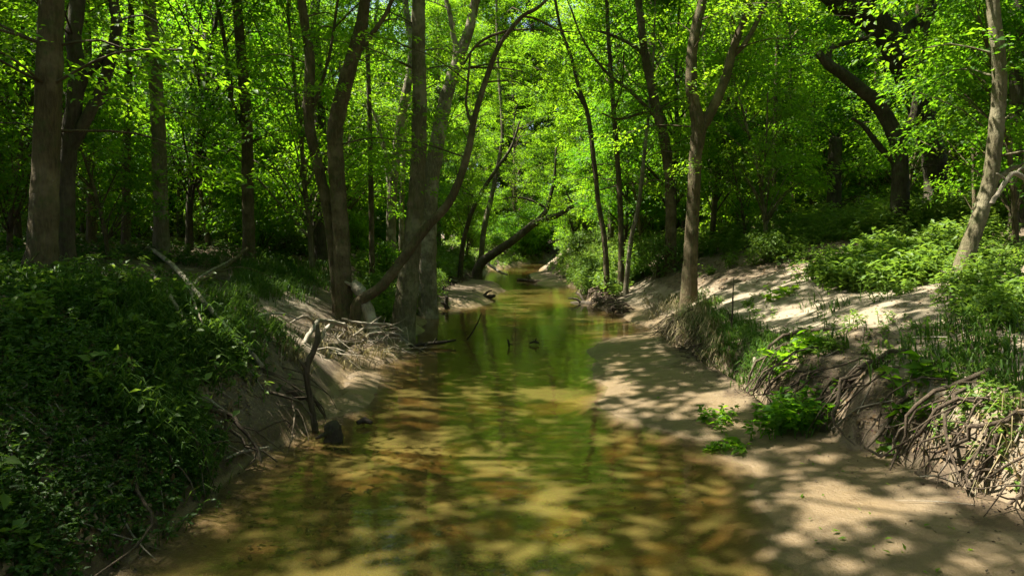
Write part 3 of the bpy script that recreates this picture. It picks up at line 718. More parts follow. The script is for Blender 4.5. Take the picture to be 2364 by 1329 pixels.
for x_, y_ in ((-8.6, .4), (-9.0, 5.4), (-9.4, 9.5)):
    place('canopy_f', x_, y_, 1.0, rng.random() * 6.28); cpts.append((x_, y_))  # unseen trees added to shade the near bank and water
CAN = ['canopy_a', 'canopy_b', 'canopy_c', 'canopy_d']
# overhead and beside the viewpoint
scatter(CAN, 16, (-17, -9.2), (-7, 16), 3.0, lambda x, y: not inview(x, y, .25), .75, .95, cpts, 201)
scatter(CAN, 10, (6.0, 16), (-7, 14), 3.6, lambda x, y: not inview(x, y, .25), .75, .95, cpts, 202)
scatter(CAN, 12, (-10, 10), (-15, -3), 3.0, lambda x, y: True, .75, .95, cpts, 209)  # unseen trees added behind the viewpoint to block sky light
scatter(CAN, 8, (-18, -10), (0, 14), 2.6, lambda x, y: not inview(x, y, .1), .75, .95, cpts, 210)  # more unseen trees, added to darken the left bank
# wood in view
scatter(CAN, 44, (-36, -4), (19, 62), 3.6, lambda x, y: inview(x, y, .2) and abs(x - cx_of(y)) > 5.4 and not sun_gap(x, y), .8, 1.1, cpts, 203)
scatter(CAN, 36, (4, 40), (19, 62), 3.8, lambda x, y: inview(x, y, .2) and abs(x - cx_of(y)) > 4.8, .8, 1.1, cpts, 204)
scatter(['canopy_e'], 34, (-22, 26), (44, 74), 3.0, lambda x, y: abs(x - cx_of(y)) > 2.4 and not sun_gap(x, y), .9, 1.2, cpts, 205)
scatter(['canopy_e'], 26, (-46, -22), (16, 60), 3.6, lambda x, y: inview(x, y, .1), .9, 1.2, cpts, 206)
scatter(['canopy_e'], 26, (22, 46), (16, 60), 3.6, lambda x, y: inview(x, y, .1), .9, 1.2, cpts, 207)
scatter(['canopy_e', 'canopy_a'], 12, (-7, 8), (24, 46), 2.6, lambda x, y: 3.4 < abs(x - cx_of(y)) < 5.5 and not sun_gap(x, y) and (x > 0 or y > 30), .7, 1.0, cpts, 208)
scatter(['canopy_e', 'canopy_b', 'canopy_d'], 26, (-34, -8), (24, 58), 2.6, lambda x, y: inview(x, y, .1) and not sun_gap(x, y), .85, 1.2, cpts, 231)
scatter(['canopy_e', 'canopy_b', 'canopy_d'], 22, (8, 36), (24, 58), 2.6, lambda x, y: inview(x, y, .1), .85, 1.2, cpts, 232)
UND = ['under_a', 'under_b', 'under_c', 'under_d']
upts = list(hp)
scatter(UND, 105, (-28, -3.5), (14.5, 42), 1.35, lambda x, y: not sun_gap(x, y) and inview(x, y, .1) and abs(x - cx_of(y)) > 3.4 + .5 * (y < 22), .75, 1.15, upts, 211)
scatter(UND, 105, (3.5, 30), (15.5, 42), 1.35, lambda x, y: inview(x, y, .1) and abs(x - cx_of(y)) > 3.6 + .6 * (y < 22), .75, 1.15, upts, 212)
scatter(UND, 30, (-9, 12), (30, 62), 1.6, lambda x, y: abs(x - cx_of(y)) > 2.3 and not sun_gap(x, y), .8, 1.2, upts, 213)
scatter(['under_a', 'under_c', 'under_d'], 8, (-9, -4.5), (4.5, 13), 1.6, lambda x, y: abs(x) > .62 * y, .7, .9, upts, 214)
scatter(['under_a', 'under_c', 'under_d'], 7, (5.5, 12), (6.5, 15), 1.6, lambda x, y: abs(x) > .55 * y, .7, .9, upts, 215)
SHR = ['shrub_a', 'shrub_b', 'shrub_c']
spts = list(hp)
scatter(SHR, 48, (-20, -3.4), (15, 36), 1.1, lambda x, y: inview(x, y) and abs(x - cx_of(y)) > 2.6, .7, 1.2, spts, 221)
scatter(SHR, 38, (2.8, 22), (15.5, 40), 1.2, lambda x, y: inview(x, y) and abs(x - cx_of(y)) > 2.5, .7, 1.2, spts, 222)
scatter(['shrub_b', 'shrub_a'], 14, (-3, 7), (44, 60), 1.2, lambda x, y: abs(x - cx_of(y)) > 2.0, .9, 1.6, spts, 223)
for u_, v_, key, s_ in ((1520, 640, 'shrub_b', .95), (1480, 640, 'shrub_a', .55), (1670, 560, 'shrub_a', 1.05), (1555, 610, 'shrub_b', .8), (1765, 610, 'shrub_b', .6),
                        (1365, 650, 'shrub_b', .75), (985, 700, 'shrub_b', .6), (960, 660, 'shrub_a', .6), (890, 640, 'shrub_a', .6), (870, 690, 'shrub_b', .5), (1000, 660, 'shrub_b', .5)):
    h_ = hit1(u_, v_)
    if np.isfinite(h_).all(): place(key, h_[0], h_[1], s_, rng.random() * 6.28)
for u_, d_, key, s_ in ((2250, 10.5, 'under_d', .7), (2345, 8.2, 'under_d', .8), (2320, 12, 'under_b', .8), (20, 8.5, 'under_d', .8), (250, 10.5, 'under_d', .7)):
    q_ = P(u_, 560, d_); place(key, q_[0], q_[1], s_, rng.random() * 6.28)
flush()
#PART3
# ------------------------------------------------------------------ ground cover
def in_poly(u, v, poly):
    c = np.zeros(len(u), bool); n = len(poly)
    for i in range(n):
        (x0, y0), (x1, y1) = poly[i], poly[(i + 1) % n]
        k = ((y0 > v) != (y1 > v)) & (u < (x1 - x0) * (v - y0) / (y1 - y0 + 1e-9) + x0); c ^= k
    return c
def spots(poly, n, seed, ymax=70, patch=None):
    """ground points spread over the patch of bank that the polygon outlines"""
    r_ = np.random.default_rng(seed); us = [p[0] for p in poly]; vs = [p[1] for p in poly]; out = []
    tot = 0
    while tot < n:
        u = r_.uniform(min(us), max(us), n * 2); v = r_.uniform(min(vs), max(vs), n * 2)
        k = in_poly(u, v, poly); x, y, z = hit(u[k], v[k]); ok = np.isfinite(x) & (y < ymax) & (z > .03)
        p = np.stack([x, y, z], -1)[ok]
        if patch is not None: p = p[fbm(p[:, 0] * 1.1, p[:, 1] * 1.1, 61, 3) > patch]
        out.append(p); tot += len(p)
        if len(p) == 0: break
    return np.concatenate(out)[:n]
def weeds(acc, pts, h0, h1, leaf, seed, stems=5, nl=9, wr=.5, sp=.16):
    r_ = np.random.default_rng(seed); N = len(pts)
    hgt = r_.uniform(h0, h1, N)
    B = np.repeat(pts, stems, 0) + r_.normal(0, sp * .5, (N * stems, 3)) * np.array([1, 1, 0]); B[:, 2] = H(B[:, 0], B[:, 1])
    hh = np.repeat(hgt, stems) * r_.uniform(.5, 1.1, N * stems)
    lean = r_.normal(0, .38, (N * stems, 2))
    t = r_.uniform(.25, 1.0, (N * stems, nl))
    pos = B[:, None] + np.stack([lean[:, 0, None] * t ** 1.5 * hh[:, None], lean[:, 1, None] * t ** 1.5 * hh[:, None], t * hh[:, None]], -1)
    a = r_.uniform(0, 6.283, t.shape); el = r_.normal(.05, .35, t.shape)
    d = np.stack([np.cos(a) * np.cos(el), np.sin(a) * np.cos(el), np.sin(el)], -1)
    n = np.array([0, 0, 1.0]) + r_.normal(0, .35, d.shape)
    ln = leaf * r_.uniform(.5, 1.25, t.size)
    leaves(acc, pos.reshape(-1, 3), d.reshape(-1, 3), n.reshape(-1, 3), ln, ln * wr)
    # stems as slim blades
    w = .005; s = np.cross(unit(np.concatenate([lean, np.ones((len(B), 1))], 1)), np.array([0.3, 1, 0.1])); s = unit(s) * w
    tip = B + np.stack([lean[:, 0] * hh, lean[:, 1] * hh, hh], -1)
    V = np.stack([B - s, B + s, tip], 1).reshape(-1, 3); i = np.arange(len(B)) * 3
    acc.add(V, None, np.stack([i, i + 1, i + 2], -1))
def grass(acc, pts, h0, h1, seed, per=14, sp=.10, droop=(0, 0), width=.006, curl=.9):
    r_ = np.random.default_rng(seed); N = len(pts) * per
    B = np.repeat(pts, per, 0) + r_.normal(0, sp, (N, 3)) * np.array([1, 1, 0]); B[:, 2] = H(B[:, 0], B[:, 1]) - .01
    L = np.repeat(r_.uniform(h0, h1, len(pts)), per) * r_.uniform(.5, 1.2, N)
    a = r_.uniform(0, 6.283, N); o = np.stack([np.cos(a), np.sin(a)], -1) * r_.uniform(.2, 1, N)[:, None] * .7 + np.array(droop)
    o3 = np.concatenate([o, np.zeros((N, 1))], 1)
    up = np.array([0, 0, 1.0])
    m1 = B + L[:, None] * (.45 * up + o3 * .25); m2 = B + L[:, None] * (.70 * up + o3 * .62); tip = B + L[:, None] * ((.95 - curl * .5) * up + o3 * 1.05)
    s = unit(np.cross(o3 + 1e-4, up)) * width * r_.uniform(.6, 1.3, N)[:, None]
    V = np.stack([B - s, B + s, m1 + s * .9, m1 - s * .9, m2 + s * .6, m2 - s * .6, tip], 1).reshape(-1, 3); i = np.arange(N) * 7
    acc.add(V, np.concatenate([np.stack([i, i + 1, i + 2, i + 3], -1), np.stack([i + 3, i + 2, i + 4, i + 5], -1)]), np.stack([i + 5, i + 4, i + 6], -1))
def litter(acc, pts, size, seed, lift=.012, tilt=.35):
    r_ = np.random.default_rng(seed); N = len(pts)
    a = r_.uniform(0, 6.283, N)
    e = .03
    gxn = (H(pts[:, 0] + e, pts[:, 1]) - H(pts[:, 0] - e, pts[:, 1])) / (2 * e); gyn = (H(pts[:, 0], pts[:, 1] + e) - H(pts[:, 0], pts[:, 1] - e)) / (2 * e)
    n = unit(np.stack([-gxn, -gyn, np.ones(N)], -1)) + r_.normal(0, tilt, (N, 3)) * .6
    d = np.stack([np.cos(a), np.sin(a), r_.normal(0, .15, N)], -1); d = d - n * (d * n).sum(-1, keepdims=True)
    ln = size * r_.uniform(.5, 1.4, N)
    p = pts.copy(); p[:, 2] += lift
    leaves(acc, p, d, n, ln, ln * .55, .1)
def stuff(name, acc, mat, label):
    o = link(name, acc.mesh(name, mat)); o['kind'] = 'stuff'; o['label'] = label; return o

RIGHT_PATCH = [(1490, 640), (1640, 590), (1800, 560), (2000, 520), (2364, 500), (2364, 550), (2240, 580), (2120, 640), (1980, 675), (1880, 660), (1800, 620), (1720, 610), (1600, 645)]
a_ = Acc()
weeds(a_, spots(RIGHT_PATCH, 300, 301, patch=-.02), .12, .4, .09, 302, 5, 10)
weeds(a_, spots([(1850, 640), (2060, 580), (2160, 640), (2060, 680), (1920, 660)], 160, 303), .2, .42, .10, 304, 6, 10)
weeds(a_, spots([(1820, 760), (1960, 740), (1960, 810), (1840, 830)], 18, 305), .06, .16, .05, 306)
weeds(a_, spots([(2120, 620), (2364, 600), (2364, 760), (2200, 740)], 34, 307, patch=.0), .08, .2, .06, 308)
weeds(a_, spots([(1600, 690), (1760, 690), (1770, 860), (1650, 800)], 20, 309), .05, .15, .05, 310)
weeds(a_, spots([(1960, 700), (2364, 760), (2364, 1050), (2060, 900)], 40, 311), .05, .16, .045, 312)
weeds(a_, spots([(1960, 640), (2364, 570), (2364, 740), (2020, 720)], 120, 313, patch=-.03), .1, .28, .07, 314)
stuff('undergrowth', a_, 'leaf_weed', 'sunlit leafy weeds covering the upper right bank')
a_ = Acc()
weeds(a_, spots([(1260, 620), (1340, 560), (1500, 540), (1490, 640), (1420, 690), (1330, 660)], 420, 321), .25, .6, .11, 322, 5, 9)
weeds(a_, spots([(1000, 580), (1110, 540), (1260, 560), (1250, 612), (1110, 625), (1010, 650)], 420, 323), .3, .7, .14, 324, 5, 9)
weeds(a_, spots([(820, 600), (985, 590), (990, 690), (930, 760), (830, 720)], 200, 325), .2, .5, .085, 326, 5, 9)
weeds(a_, spots([(1560, 560), (1900, 500), (2364, 440), (2364, 520), (1800, 570), (1600, 600)], 500, 327), .3, .7, .12, 328, 5, 9)
stuff('undergrowth', a_, 'leaf_weed', 'green weeds on the farther creek banks and under the trees')
a_ = Acc()
LEFT_SLOPE = [(0, 620), (160, 590), (420, 580), (600, 670), (680, 760), (630, 880), (520, 1010), (400, 1130), (250, 1240), (0, 1329)]
weeds(a_, spots(LEFT_SLOPE, 400, 331, patch=-.04), .05, .2, .038, 332, 6, 10)
weeds(a_, spots([(0, 900), (250, 900), (480, 1000), (430, 1130), (250, 1260), (0, 1329)], 260, 338, patch=-.3), .04, .15, .036, 339, 6, 9)
weeds(a_, spots([(0, 520), (420, 520), (760, 560), (760, 620), (600, 640), (300, 600), (0, 640)], 300, 333), .1, .3, .08, 334, 5, 8)
weeds(a_, spots([(420, 500), (780, 500), (780, 570), (560, 570)], 350, 335), .2, .5, .12, 336, 5, 8)
weeds(a_, spots([(0, 620), (210, 620), (260, 800), (120, 900), (0, 920)], 200, 3381), .05, .2, .045, 3382, 5, 9)
stuff('undergrowth', a_, 'grass_green', 'low shaded weeds over the left bank and terrace')
a_ = Acc()
weeds(a_, spots(LEFT_SLOPE, 34, 337, patch=.0), .12, .36, .07, 3371, 4, 8, .62)
weeds(a_, spots([(0, 560), (300, 560), (420, 640), (300, 760), (0, 760)], 26, 3372), .12, .3, .08, 3373, 4, 8, .6)
weeds(a_, spots([(470, 760), (640, 780), (560, 930), (430, 900)], 14, 3374), .1, .3, .06, 3375, 4, 8, .6)
stuff('undergrowth', a_, 'leaf_weed', 'broader-leaved taller weeds dotted through the left bank cover')
a_ = Acc()
grass(a_, spots([(240, 600), (520, 640), (680, 760), (620, 880), (480, 980), (380, 900), (280, 760)], 170, 341, patch=.03), .10, .28, 342, 16, .08, (.55, -.1))
grass(a_, spots([(120, 900), (420, 900), (520, 1010), (300, 1200), (60, 1200)], 60, 343, patch=.02), .12, .30, 344, 14, .08, (.5, -.1))
grass(a_, spots([(560, 600), (770, 610), (770, 660), (680, 690), (540, 700)], 260, 345), .12, .3, 346, 16, .08, (.3, 0))
grass(a_, spots([(0, 640), (300, 640), (300, 900), (0, 1000)], 60, 347, patch=.02), .12, .32, 348, 12, .09, (.4, 0))
stuff('grass', a_, 'grass_green', 'dark green grass draping down the left bank')
a_ = Acc()
grass(a_, spots([(1540, 690), (1620, 680), (1800, 800), (1790, 880), (1700, 860), (1560, 760)], 220, 351), .08, .2, 352, 18, .07, (-.45, -.1))
grass(a_, spots([(1345, 640), (1395, 620), (1410, 660), (1360, 680)], 60, 353), .2, .45, 354, 18, .10, (-.4, -.2), .009)
grass(a_, spots([(1800, 700), (2364, 700), (2364, 900), (2000, 850)], 70, 355, patch=.0), .10, .28, 356, 14, .08, (-.3, 0))
stuff('grass', a_, 'grass_green', 'bright grass hanging over the low right bank lip')
a_ = Acc()
grass(a_, spots([(1480, 700), (1640, 690), (1700, 860), (1560, 800)], 80, 361), .15, .35, 362, 14, .06, (-.7, -.3), .005, 1.6)
grass(a_, spots([(1700, 860), (2050, 860), (2364, 1000), (2364, 1150), (2050, 1020), (1780, 960)], 7, 363), .1, .3, 364, 8, .07, (-.8, -.3), .005, 1.7)
grass(a_, spots([(640, 760), (860, 740), (930, 800), (840, 850), (680, 860)], 40, 365), .12, .28, 366, 12, .06, (.6, -.2), .005, 1.5)
stuff('dead_grass', a_, 'grass_dry', 'dry tan grass and rootlets trailing over the cut banks')
a_ = Acc()
litter(a_, spots([(0, 560), (400, 560), (760, 640), (680, 820), (500, 1050), (250, 1250), (0, 1329)], 5200, 371), .05, 372)
litter(a_, spots([(1950, 650), (2364, 640), (2364, 1150), (2150, 1050), (1800, 940), (1700, 700)], 2000, 373), .036, 374)
litter(a_, spots([(0, 500), (760, 500), (760, 600), (0, 600)], 1800, 375), .09, 376)
litter(a_, spots([(1300, 560), (2100, 480), (2100, 600), (1500, 700)], 1200, 377), .09, 378)
stuff('leaf_litter', a_, 'litter', 'brown fallen leaves scattered over both banks')
a_ = Acc()
g1 = spots([(1400, 860), (1700, 860), (2100, 1100), (2300, 1329), (1500, 1329), (1350, 1000)], 50, 381)
litter(a_, g1, .036, 382, .012, .5)
stuff('fallen_leaves', a_, 'leaf_fresh', 'small green leaves dropped on the wet sand bar')
a_ = Acc(); r_ = np.random.default_rng(385)
for side_, X_, n_ in ((1, XR, 700), (-1, XL, 420)):
    y_ = 2.6 + 16 * r_.random(n_) ** 1.6; off = np.abs(r_.normal(0, .28 if side_ > 0 else .16, n_)) * -side_; x_ = np.interp(y_, YT, X_) + off + side_ * .08
    z_ = np.maximum(H(x_, y_), .002); litter(a_, np.stack([x_, y_, z_], -1), .02, 386 + side_, .006, .6)
stuff('stranded_debris', a_, 'wet_wood', 'dark specks of stranded bark and leaf bits along the waterline')
# dark leaves on the bed, under water
r_ = np.random.default_rng(391); pp = []
for (u_, v_, su, sv, n) in ((760, 1230, 90, 60, 240), (1150, 1300, 110, 20, 200), (850, 1290, 120, 25, 160), (1380, 1200, 120, 60, 40), (900, 1150, 120, 80, 50)):
    rx, rz = ray(r_.normal(u_, su, n), r_.normal(v_, sv, n)); d = (CAM_H + .12) / -rz; p = np.stack([rx * d, d, H(rx * d, d)], -1); pp.append(p)
pp = np.concatenate(pp); a_ = Acc(); litter(a_, pp, .055, 392, .014, .3)
stuff('sunken_leaves', a_, 'wet_wood', 'blackened leaves lying on the bed under shallow water')

# ------------------------------------------------------------------ roots hanging from the cut banks
def bank_roots(acc, n, y0, y1, side, seed, r0=.004, r1=.012, hmul=1.0, s_top=.5):
    r_ = np.random.default_rng(seed)
    for k in range(n):
        y = r_.uniform(y0, y1); xr = np.interp(y, YT, XR if side > 0 else XL)
        def pt(s, yy, lift): x = xr + side * s; return np.array([x, yy, H(x, yy) + lift])
        st = r_.uniform(.12, s_top); dy = r_.normal(0, .3)
        b = pt(st, y, -.02); m1 = pt(st * .55, y + dy * .4, .05 + r_.random() * .06); m1[0] -= side * r_.uniform(.0, .10)
        m2 = pt(st * .2, y + dy * .8, .04 + r_.random() * .1); m2[0] -= side * r_.uniform(.02, .16)
        e = pt(r_.uniform(-.2, .05), y + dy * 1.4 + r_.normal(0, .06), r_.uniform(.0, .12))
        r = r_.uniform(r0, r1) * (1 if r_.random() > .1 else 1.7)
        tube(acc, [b, m1, m2, e], [r, r, r * .8, r * .35], .12, 5, .05, 1.3, cap=False, r_=r_)
def rootmass(name, label, y0, y1, side, n, seed, big, **kw):
    root = thing(name, label, 'roots', (float(np.interp((y0 + y1) / 2, YT, XR if side > 0 else XL)), (y0 + y1) / 2, 0))
    base = np.array(root.location)
    a = Acc(); bank_roots(a, n, y0, y1, side, seed, **kw); a.v = [v - base for v in a.v]
    o = link('rootlets', a.mesh('rootlets', 'root_wood', True), root); o['kind'] = 'stuff'
    r_ = np.random.default_rng(seed + 5)
    for k in range(big):
        a = Acc(); bank_roots(a, 1, y0 + (y1 - y0) * k / big, y0 + (y1 - y0) * (k + 1) / big, side, seed + 20 + k, .010, .020, s_top=.8); a.v = [v - base for v in a.v]
        link('root', a.mesh('root', 'root_wood', True), root)
    return root
rootmass('root_mat', 'dense mat of brown roots hanging from the near right cut bank', 4.7, 6.5, 1, 34, 401, 7, r0=.003, r1=.010)
rootmass('root_mat', 'thin roots trailing from the undercut grassy lip at mid right', 8.2, 11.5, 1, 70, 431, 6, r0=.003, r1=.009)
rootmass('root_mat', 'roots and stems straggling down the shadowed near right slope', 3.4, 4.7, 1, 30, 461, 4, r0=.003, r1=.009)
rootmass('root_mat', 'dark roots at the foot of the left bank below the grass', 4.0, 6.4, -1, 18, 491, 3, r0=.003, r1=.009)
rootmass('root_mat', 'roots under the three thin stems on the far right bank', 15, 19, 1, 80, 521, 5, r0=.006, r1=.02)
rootmass('root_mat', 'dark roots under the distant left bank beside the leaning trunk', 18, 28, -1, 110, 551, 6, r0=.006, r1=.02)

# ------------------------------------------------------------------ fallen wood
def stick(name, label, cat, mat, stems, sides=7, sub='side_branch'):
    """stems: lists of (u, v, width_px, depth or None = lying on the ground, lift)"""
    root = None
    for k, st in enumerate(stems):
        pts = []; rad = []
        for s in st:
            d = s[3] if len(s) > 3 else None; lift = s[4] if len(s) > 4 else 0.0
            if d is None:
                h = hit1(s[0], s[1]); d = h[1]; p = np.array(h)
                p[2] += s[2] / 2 / FPX * d * .7 + lift
                if s[1] > 560 and p[2] < .0: p[2] = .005 + lift
            else: p = P(s[0], s[1], d)
            pts.append(p); rad.append(s[2] / 2 / FPX * d)
        a = Acc(); pts = np.array(pts)
        if root is None:
            low = pts[np.argmin(pts[:, 2])].copy(); root = thing(name, label, cat, low)
        tube(a, pts - low, rad, .06, sides, .06, .12)
        link('stem' if k == 0 else sub, a.mesh(name, mat, True), root)
    return root
stick('fallen_pole', 'long pale fallen pole slanting down the left bank', 'log', 'dead_wood',
      [[(345, 582, 8, None, .06), (395, 630, 10, None, .11), (440, 690, 10, None, .12), (500, 762, 10, None, .11), (560, 815, 10, None, .08), (606, 862, 11, None, .05)],
       [(440, 690, 7, None, .1), (480, 655, 5, None, .15), (560, 615, 4, None, .2)], [(440, 690, 8, None, .1), (450, 740, 6, None, .14), (470, 790, 3, None, .14)]])
stick('fallen_pole', 'thinner weathered pole lying beside the long pale pole', 'log', 'dead_wood',
      [[(350, 640, 9, None, .05), (385, 690, 10, None, .05), (420, 745, 9, None, .05), (450, 800, 6, None, .05)]])
stick('curved_stick', 'pale thin stick curving sideways across the left grass', 'stick', 'dead_wood',
      [[(432, 728, 4, 7.0), (480, 727, 6, 7.0), (535, 740, 7, 7.0), (600, 728, 7, 7.0), (650, 723, 5, 7.0), (690, 738, 3, 7.0)]])
stick('fallen_branch', 'dark forked branch lying across the left terrace', 'branch', 'bark_brown',
      [[(430, 672, 9, None, .05), (500, 650, 9, None, .12), (560, 612, 8, None, .2), (600, 570, 6, None, .3)], [(500, 650, 5, None, .12), (560, 640, 4, None, .15), (640, 660, 3, None, .1)],
       [(560, 612, 4, None, .2), (620, 560, 4, None, .3), (660, 575, 3, None, .2)]])
stick('fallen_log', 'grey log lying level on the terrace behind the thick leftmost trunk', 'log', 'bark_grey',
      [[(150, 560, 20, None), (260, 556, 22, None), (380, 560, 18, None), (470, 566, 11, None)]], 10)
stick('dead_branch', 'pale bare branch hanging between the straight grey and slim trees', 'branch', 'dead_wood',
      [[(360, 108, 7, 12.2), (410, 145, 6, 12.3), (470, 175, 5, 12.6), (530, 198, 4, 13.2), (570, 205, 4, 13.8)], [(410, 145, 4, 12.3), (450, 172, 3, 12.4), (480, 210, 2, 12.6)]])
stick('water_snag', 'brown crooked dead stem standing in the shallows at left', 'snag', 'root_wood',
      [[(731, 1010, 16, 5.75), (722, 950, 13, 5.75), (712, 890, 14, 5.75), (707, 852, 16, 5.75), (722, 815, 13, 5.8), (733, 780, 14, 5.85), (733, 750, 7, 5.9)], [(707, 852, 9, 5.75), (698, 840, 9, 5.7), (690, 830, 4, 5.68)]], 9)
stick('dark_stump', 'squat black stump sitting in the water beside the crooked snag', 'stump', 'wet_wood',
      [[(776, 1056, 48, 5.45), (774, 1030, 46, 5.45), (770, 1005, 44, 5.45), (767, 986, 42, 5.45), (766, 980, 34, 5.45)], [(758, 1000, 14, 5.42), (745, 1005, 10, 5.40), (728, 1012, 5, 5.38)], [(785, 1030, 14, 5.4), (800, 1040, 9, 5.38), (812, 1046, 5, 5.36)]], 12, 'root')
stick('floating_chunk', 'small dark bark chunk in the water right of the black stump', 'driftwood', 'wet_wood',
      [[(825, 1003, 9, None, .03), (842, 1000, 15, None, .04), (858, 1005, 8, None, .03)], [(842, 1000, 6, None, .05), (838, 990, 4, None, .06)]])
stick('broken_trunk', 'broken yellowish trunk leaning left behind the leaning thin tree', 'trunk', 'dead_wood',
      [[(893, 830, 30, 10.1), (872, 785, 29, 10.15), (856, 735, 29, 10.2), (840, 695, 28, 10.25), (824, 662, 26, 10.3), (817, 650, 14, 10.3)], [(824, 664, 10, 10.3), (808, 656, 8, 10.3), (796, 650, 5, 10.3)]], 12)
# the tangle of bleached roots at the foot of the left trees
tg = thing('root_tangle', 'tangle of bleached bare roots below the bowed tree at the water', 'roots', P(800, 850, 9.3))
tb = np.array(tg.location)
TG = [[(885, 860, 7), (870, 800, 9), (820, 765, 11), (775, 745, 11), (735, 738, 9)], [(735, 738, 9), (712, 775, 10), (690, 810, 9), (655, 850, 8), (610, 890, 6), (580, 920, 4)],
      [(775, 745, 10), (745, 770, 11), (745, 820, 11), (758, 850, 8)], [(940, 790, 7), (915, 772, 8), (885, 770, 9), (860, 768, 8), (846, 778, 6)], [(890, 772, 6), (893, 805, 6), (900, 840, 6), (905, 862, 4)],
      [(930, 765, 5), (900, 750, 7), (870, 748, 7), (825, 745, 6), (790, 735, 4)], [(835, 760, 6), (850, 800, 7), (870, 835, 7), (868, 855, 5)], [(800, 760, 5), (775, 785, 5), (755, 800, 4)],
      [(740, 770, 5), (720, 740, 6), (700, 730, 5), (670, 745, 3)], [(690, 805, 5), (665, 790, 5), (640, 770, 3)], [(820, 790, 4), (835, 840, 5), (838, 880, 3)], [(900, 860, 4), (930, 850, 4), (945, 830, 3)],
      [(850, 850, 4), (885, 838, 4), (920, 820, 3)], [(860, 875, 4), (880, 845, 4), (870, 820, 3)], [(780, 800, 4), (800, 840, 5), (790, 870, 3)], [(815, 775, 5), (845, 755, 5), (880, 730, 3)],
      [(640, 850, 6), (632, 890, 8), (640, 920, 9), (660, 945, 10)], [(655, 850, 5), (625, 870, 5), (600, 915, 4), (560, 960, 3)], [(610, 890, 4), (620, 930, 4), (590, 975, 3)]]
rr_ = np.random.default_rng(77)
for st in TG:
    a = Acc(); off = rr_.uniform(-.35, .35)
    pts = []
    for (u_, v_, w_) in st:
        dd = np.interp(u_, [560, 700, 800, 950], [7.0, 8.0, 9.3, 10.2]) + off * .6
        pts.append(P(u_, v_, dd) - tb)
    tube(a, pts, [s[2] / 2 / FPX * 9 for s in st], .06, 6, .06, .18, r_=rr_); link('root', a.mesh('root', 'dead_wood', True), tg)
a = Acc()
for k in range(150):
    u_ = rr_.uniform(640, 945); dd = np.interp(u_, [560, 700, 800, 950], [7.2, 8.0, 9.3, 10.2]) + rr_.uniform(-.3, .4)
    p0 = P(u_, np.interp(u_, [640, 760, 945], [880, 780, 790]) + rr_.uniform(-30, 40), dd)
    d0 = np.array([rr_.normal(.1, .35), rr_.normal(-.1, .2), rr_.uniform(-.5, .15)]); r0 = rr_.uniform(.003, .008)
    p1 = p0 + d0 * .5 + rr_.normal(0, .05, 3); p2 = p0 + d0 + rr_.normal(0, .12, 3)
    p2[2] = max(p2[2], H(p2[0], p2[1]))
    tube(a, np.array([p0, p1, p2]) - tb, [r0, r0, r0 * .4], .1, 4, 0, .4, cap=False, r_=rr_)
o = link('rootlets', a.mesh('rootlets', 'dead_wood', True), tg); o['kind'] = 'stuff'
# left foot: bleached roots, log chunk
stick('bleached_root', 'whitish root reaching down to the left water edge', 'root', 'dead_wood',
      [[(400, 940, 14, 4.75), (415, 1000, 15, 4.7), (422, 1060, 16, 4.6), (432, 1110, 15, 4.5), (436, 1140, 11, 4.45)], [(432, 1135, 9, 4.45), (400, 1165, 8, 4.35), (362, 1195, 5, 4.2)], [(418, 1030, 8, 4.65), (440, 1070, 6, 4.55), (436, 1090, 4, 4.5)]], 9)
stick('log_chunk', 'short weathered log piece lying at the left water edge', 'log', 'bark_grey',
      [[(452, 1158, 34, 4.45), (470, 1130, 44, 4.5), (490, 1108, 36, 4.6)], [(440, 1182, 14, 4.25), (465, 1172, 22, 4.28), (488, 1158, 10, 4.3)]], 12, 'broken_piece')
stick('driftwood_twig', 'pale twig lying on the sand left of the black stump', 'stick', 'dead_wood',
      [[(520, 1068, 6, None, .02), (560, 1055, 8, None, .03), (620, 1042, 5, None, .03)], [(560, 1055, 4, None, .04), (585, 1035, 3, None, .06)]])
stick('post_stub', 'short upright rotten post in the water at the distant left edge', 'stump', 'wet_wood',
      [[(1031, 716, 13, 16.6), (1030, 700, 11, 16.6), (1031, 684, 9, 16.6)], [(1031, 706, 8, 16.6), (1022, 700, 7, 16.5), (1018, 697, 4, 16.5)]])
stick('post_stub', 'low dark driftwood knob just in front of the upright rotten post', 'stump', 'wet_wood',
      [[(1018, 738, 8, 15.6), (1026, 731, 12, 15.5), (1040, 735, 8, 15.4)], [(1026, 731, 6, 15.5), (1024, 722, 5, 15.5)]])
stick('driftwood_log', 'dark driftwood log with branch stubs on the distant left sand bar', 'log', 'wet_wood',
      [[(1078, 692, 12, 20.5), (1100, 690, 20, 20), (1120, 688, 16, 19.7), (1142, 682, 7, 19.5)], [(1100, 688, 9, 20), (1096, 676, 6, 20), (1090, 670, 3, 20)], [(1115, 686, 7, 19.7), (1124, 675, 5, 19.7), (1136, 670, 3, 19.6)], [(1090, 692, 8, 20.2), (1076, 690, 6, 20.1), (1066, 694, 3, 20)]], 9)
stick('driftwood_log', 'brown branchy driftwood heap against the right bank by the sand slope', 'log', 'wet_wood',
      [[(1318, 700, 7, 18.2), (1345, 700, 12, 18), (1375, 704, 14, 17.6), (1402, 708, 10, 17.2)], [(1345, 700, 6, 18), (1330, 690, 5, 18), (1312, 688, 3, 18)], [(1350, 700, 6, 18), (1340, 682, 5, 18.1), (1332, 676, 3, 18.2)], [(1370, 702, 6, 17.6), (1390, 692, 5, 17.8), (1412, 680, 3, 18)], [(1340, 702, 5, 17.9), (1322, 712, 4, 17.4), (1306, 716, 2, 17.2)]], 8)
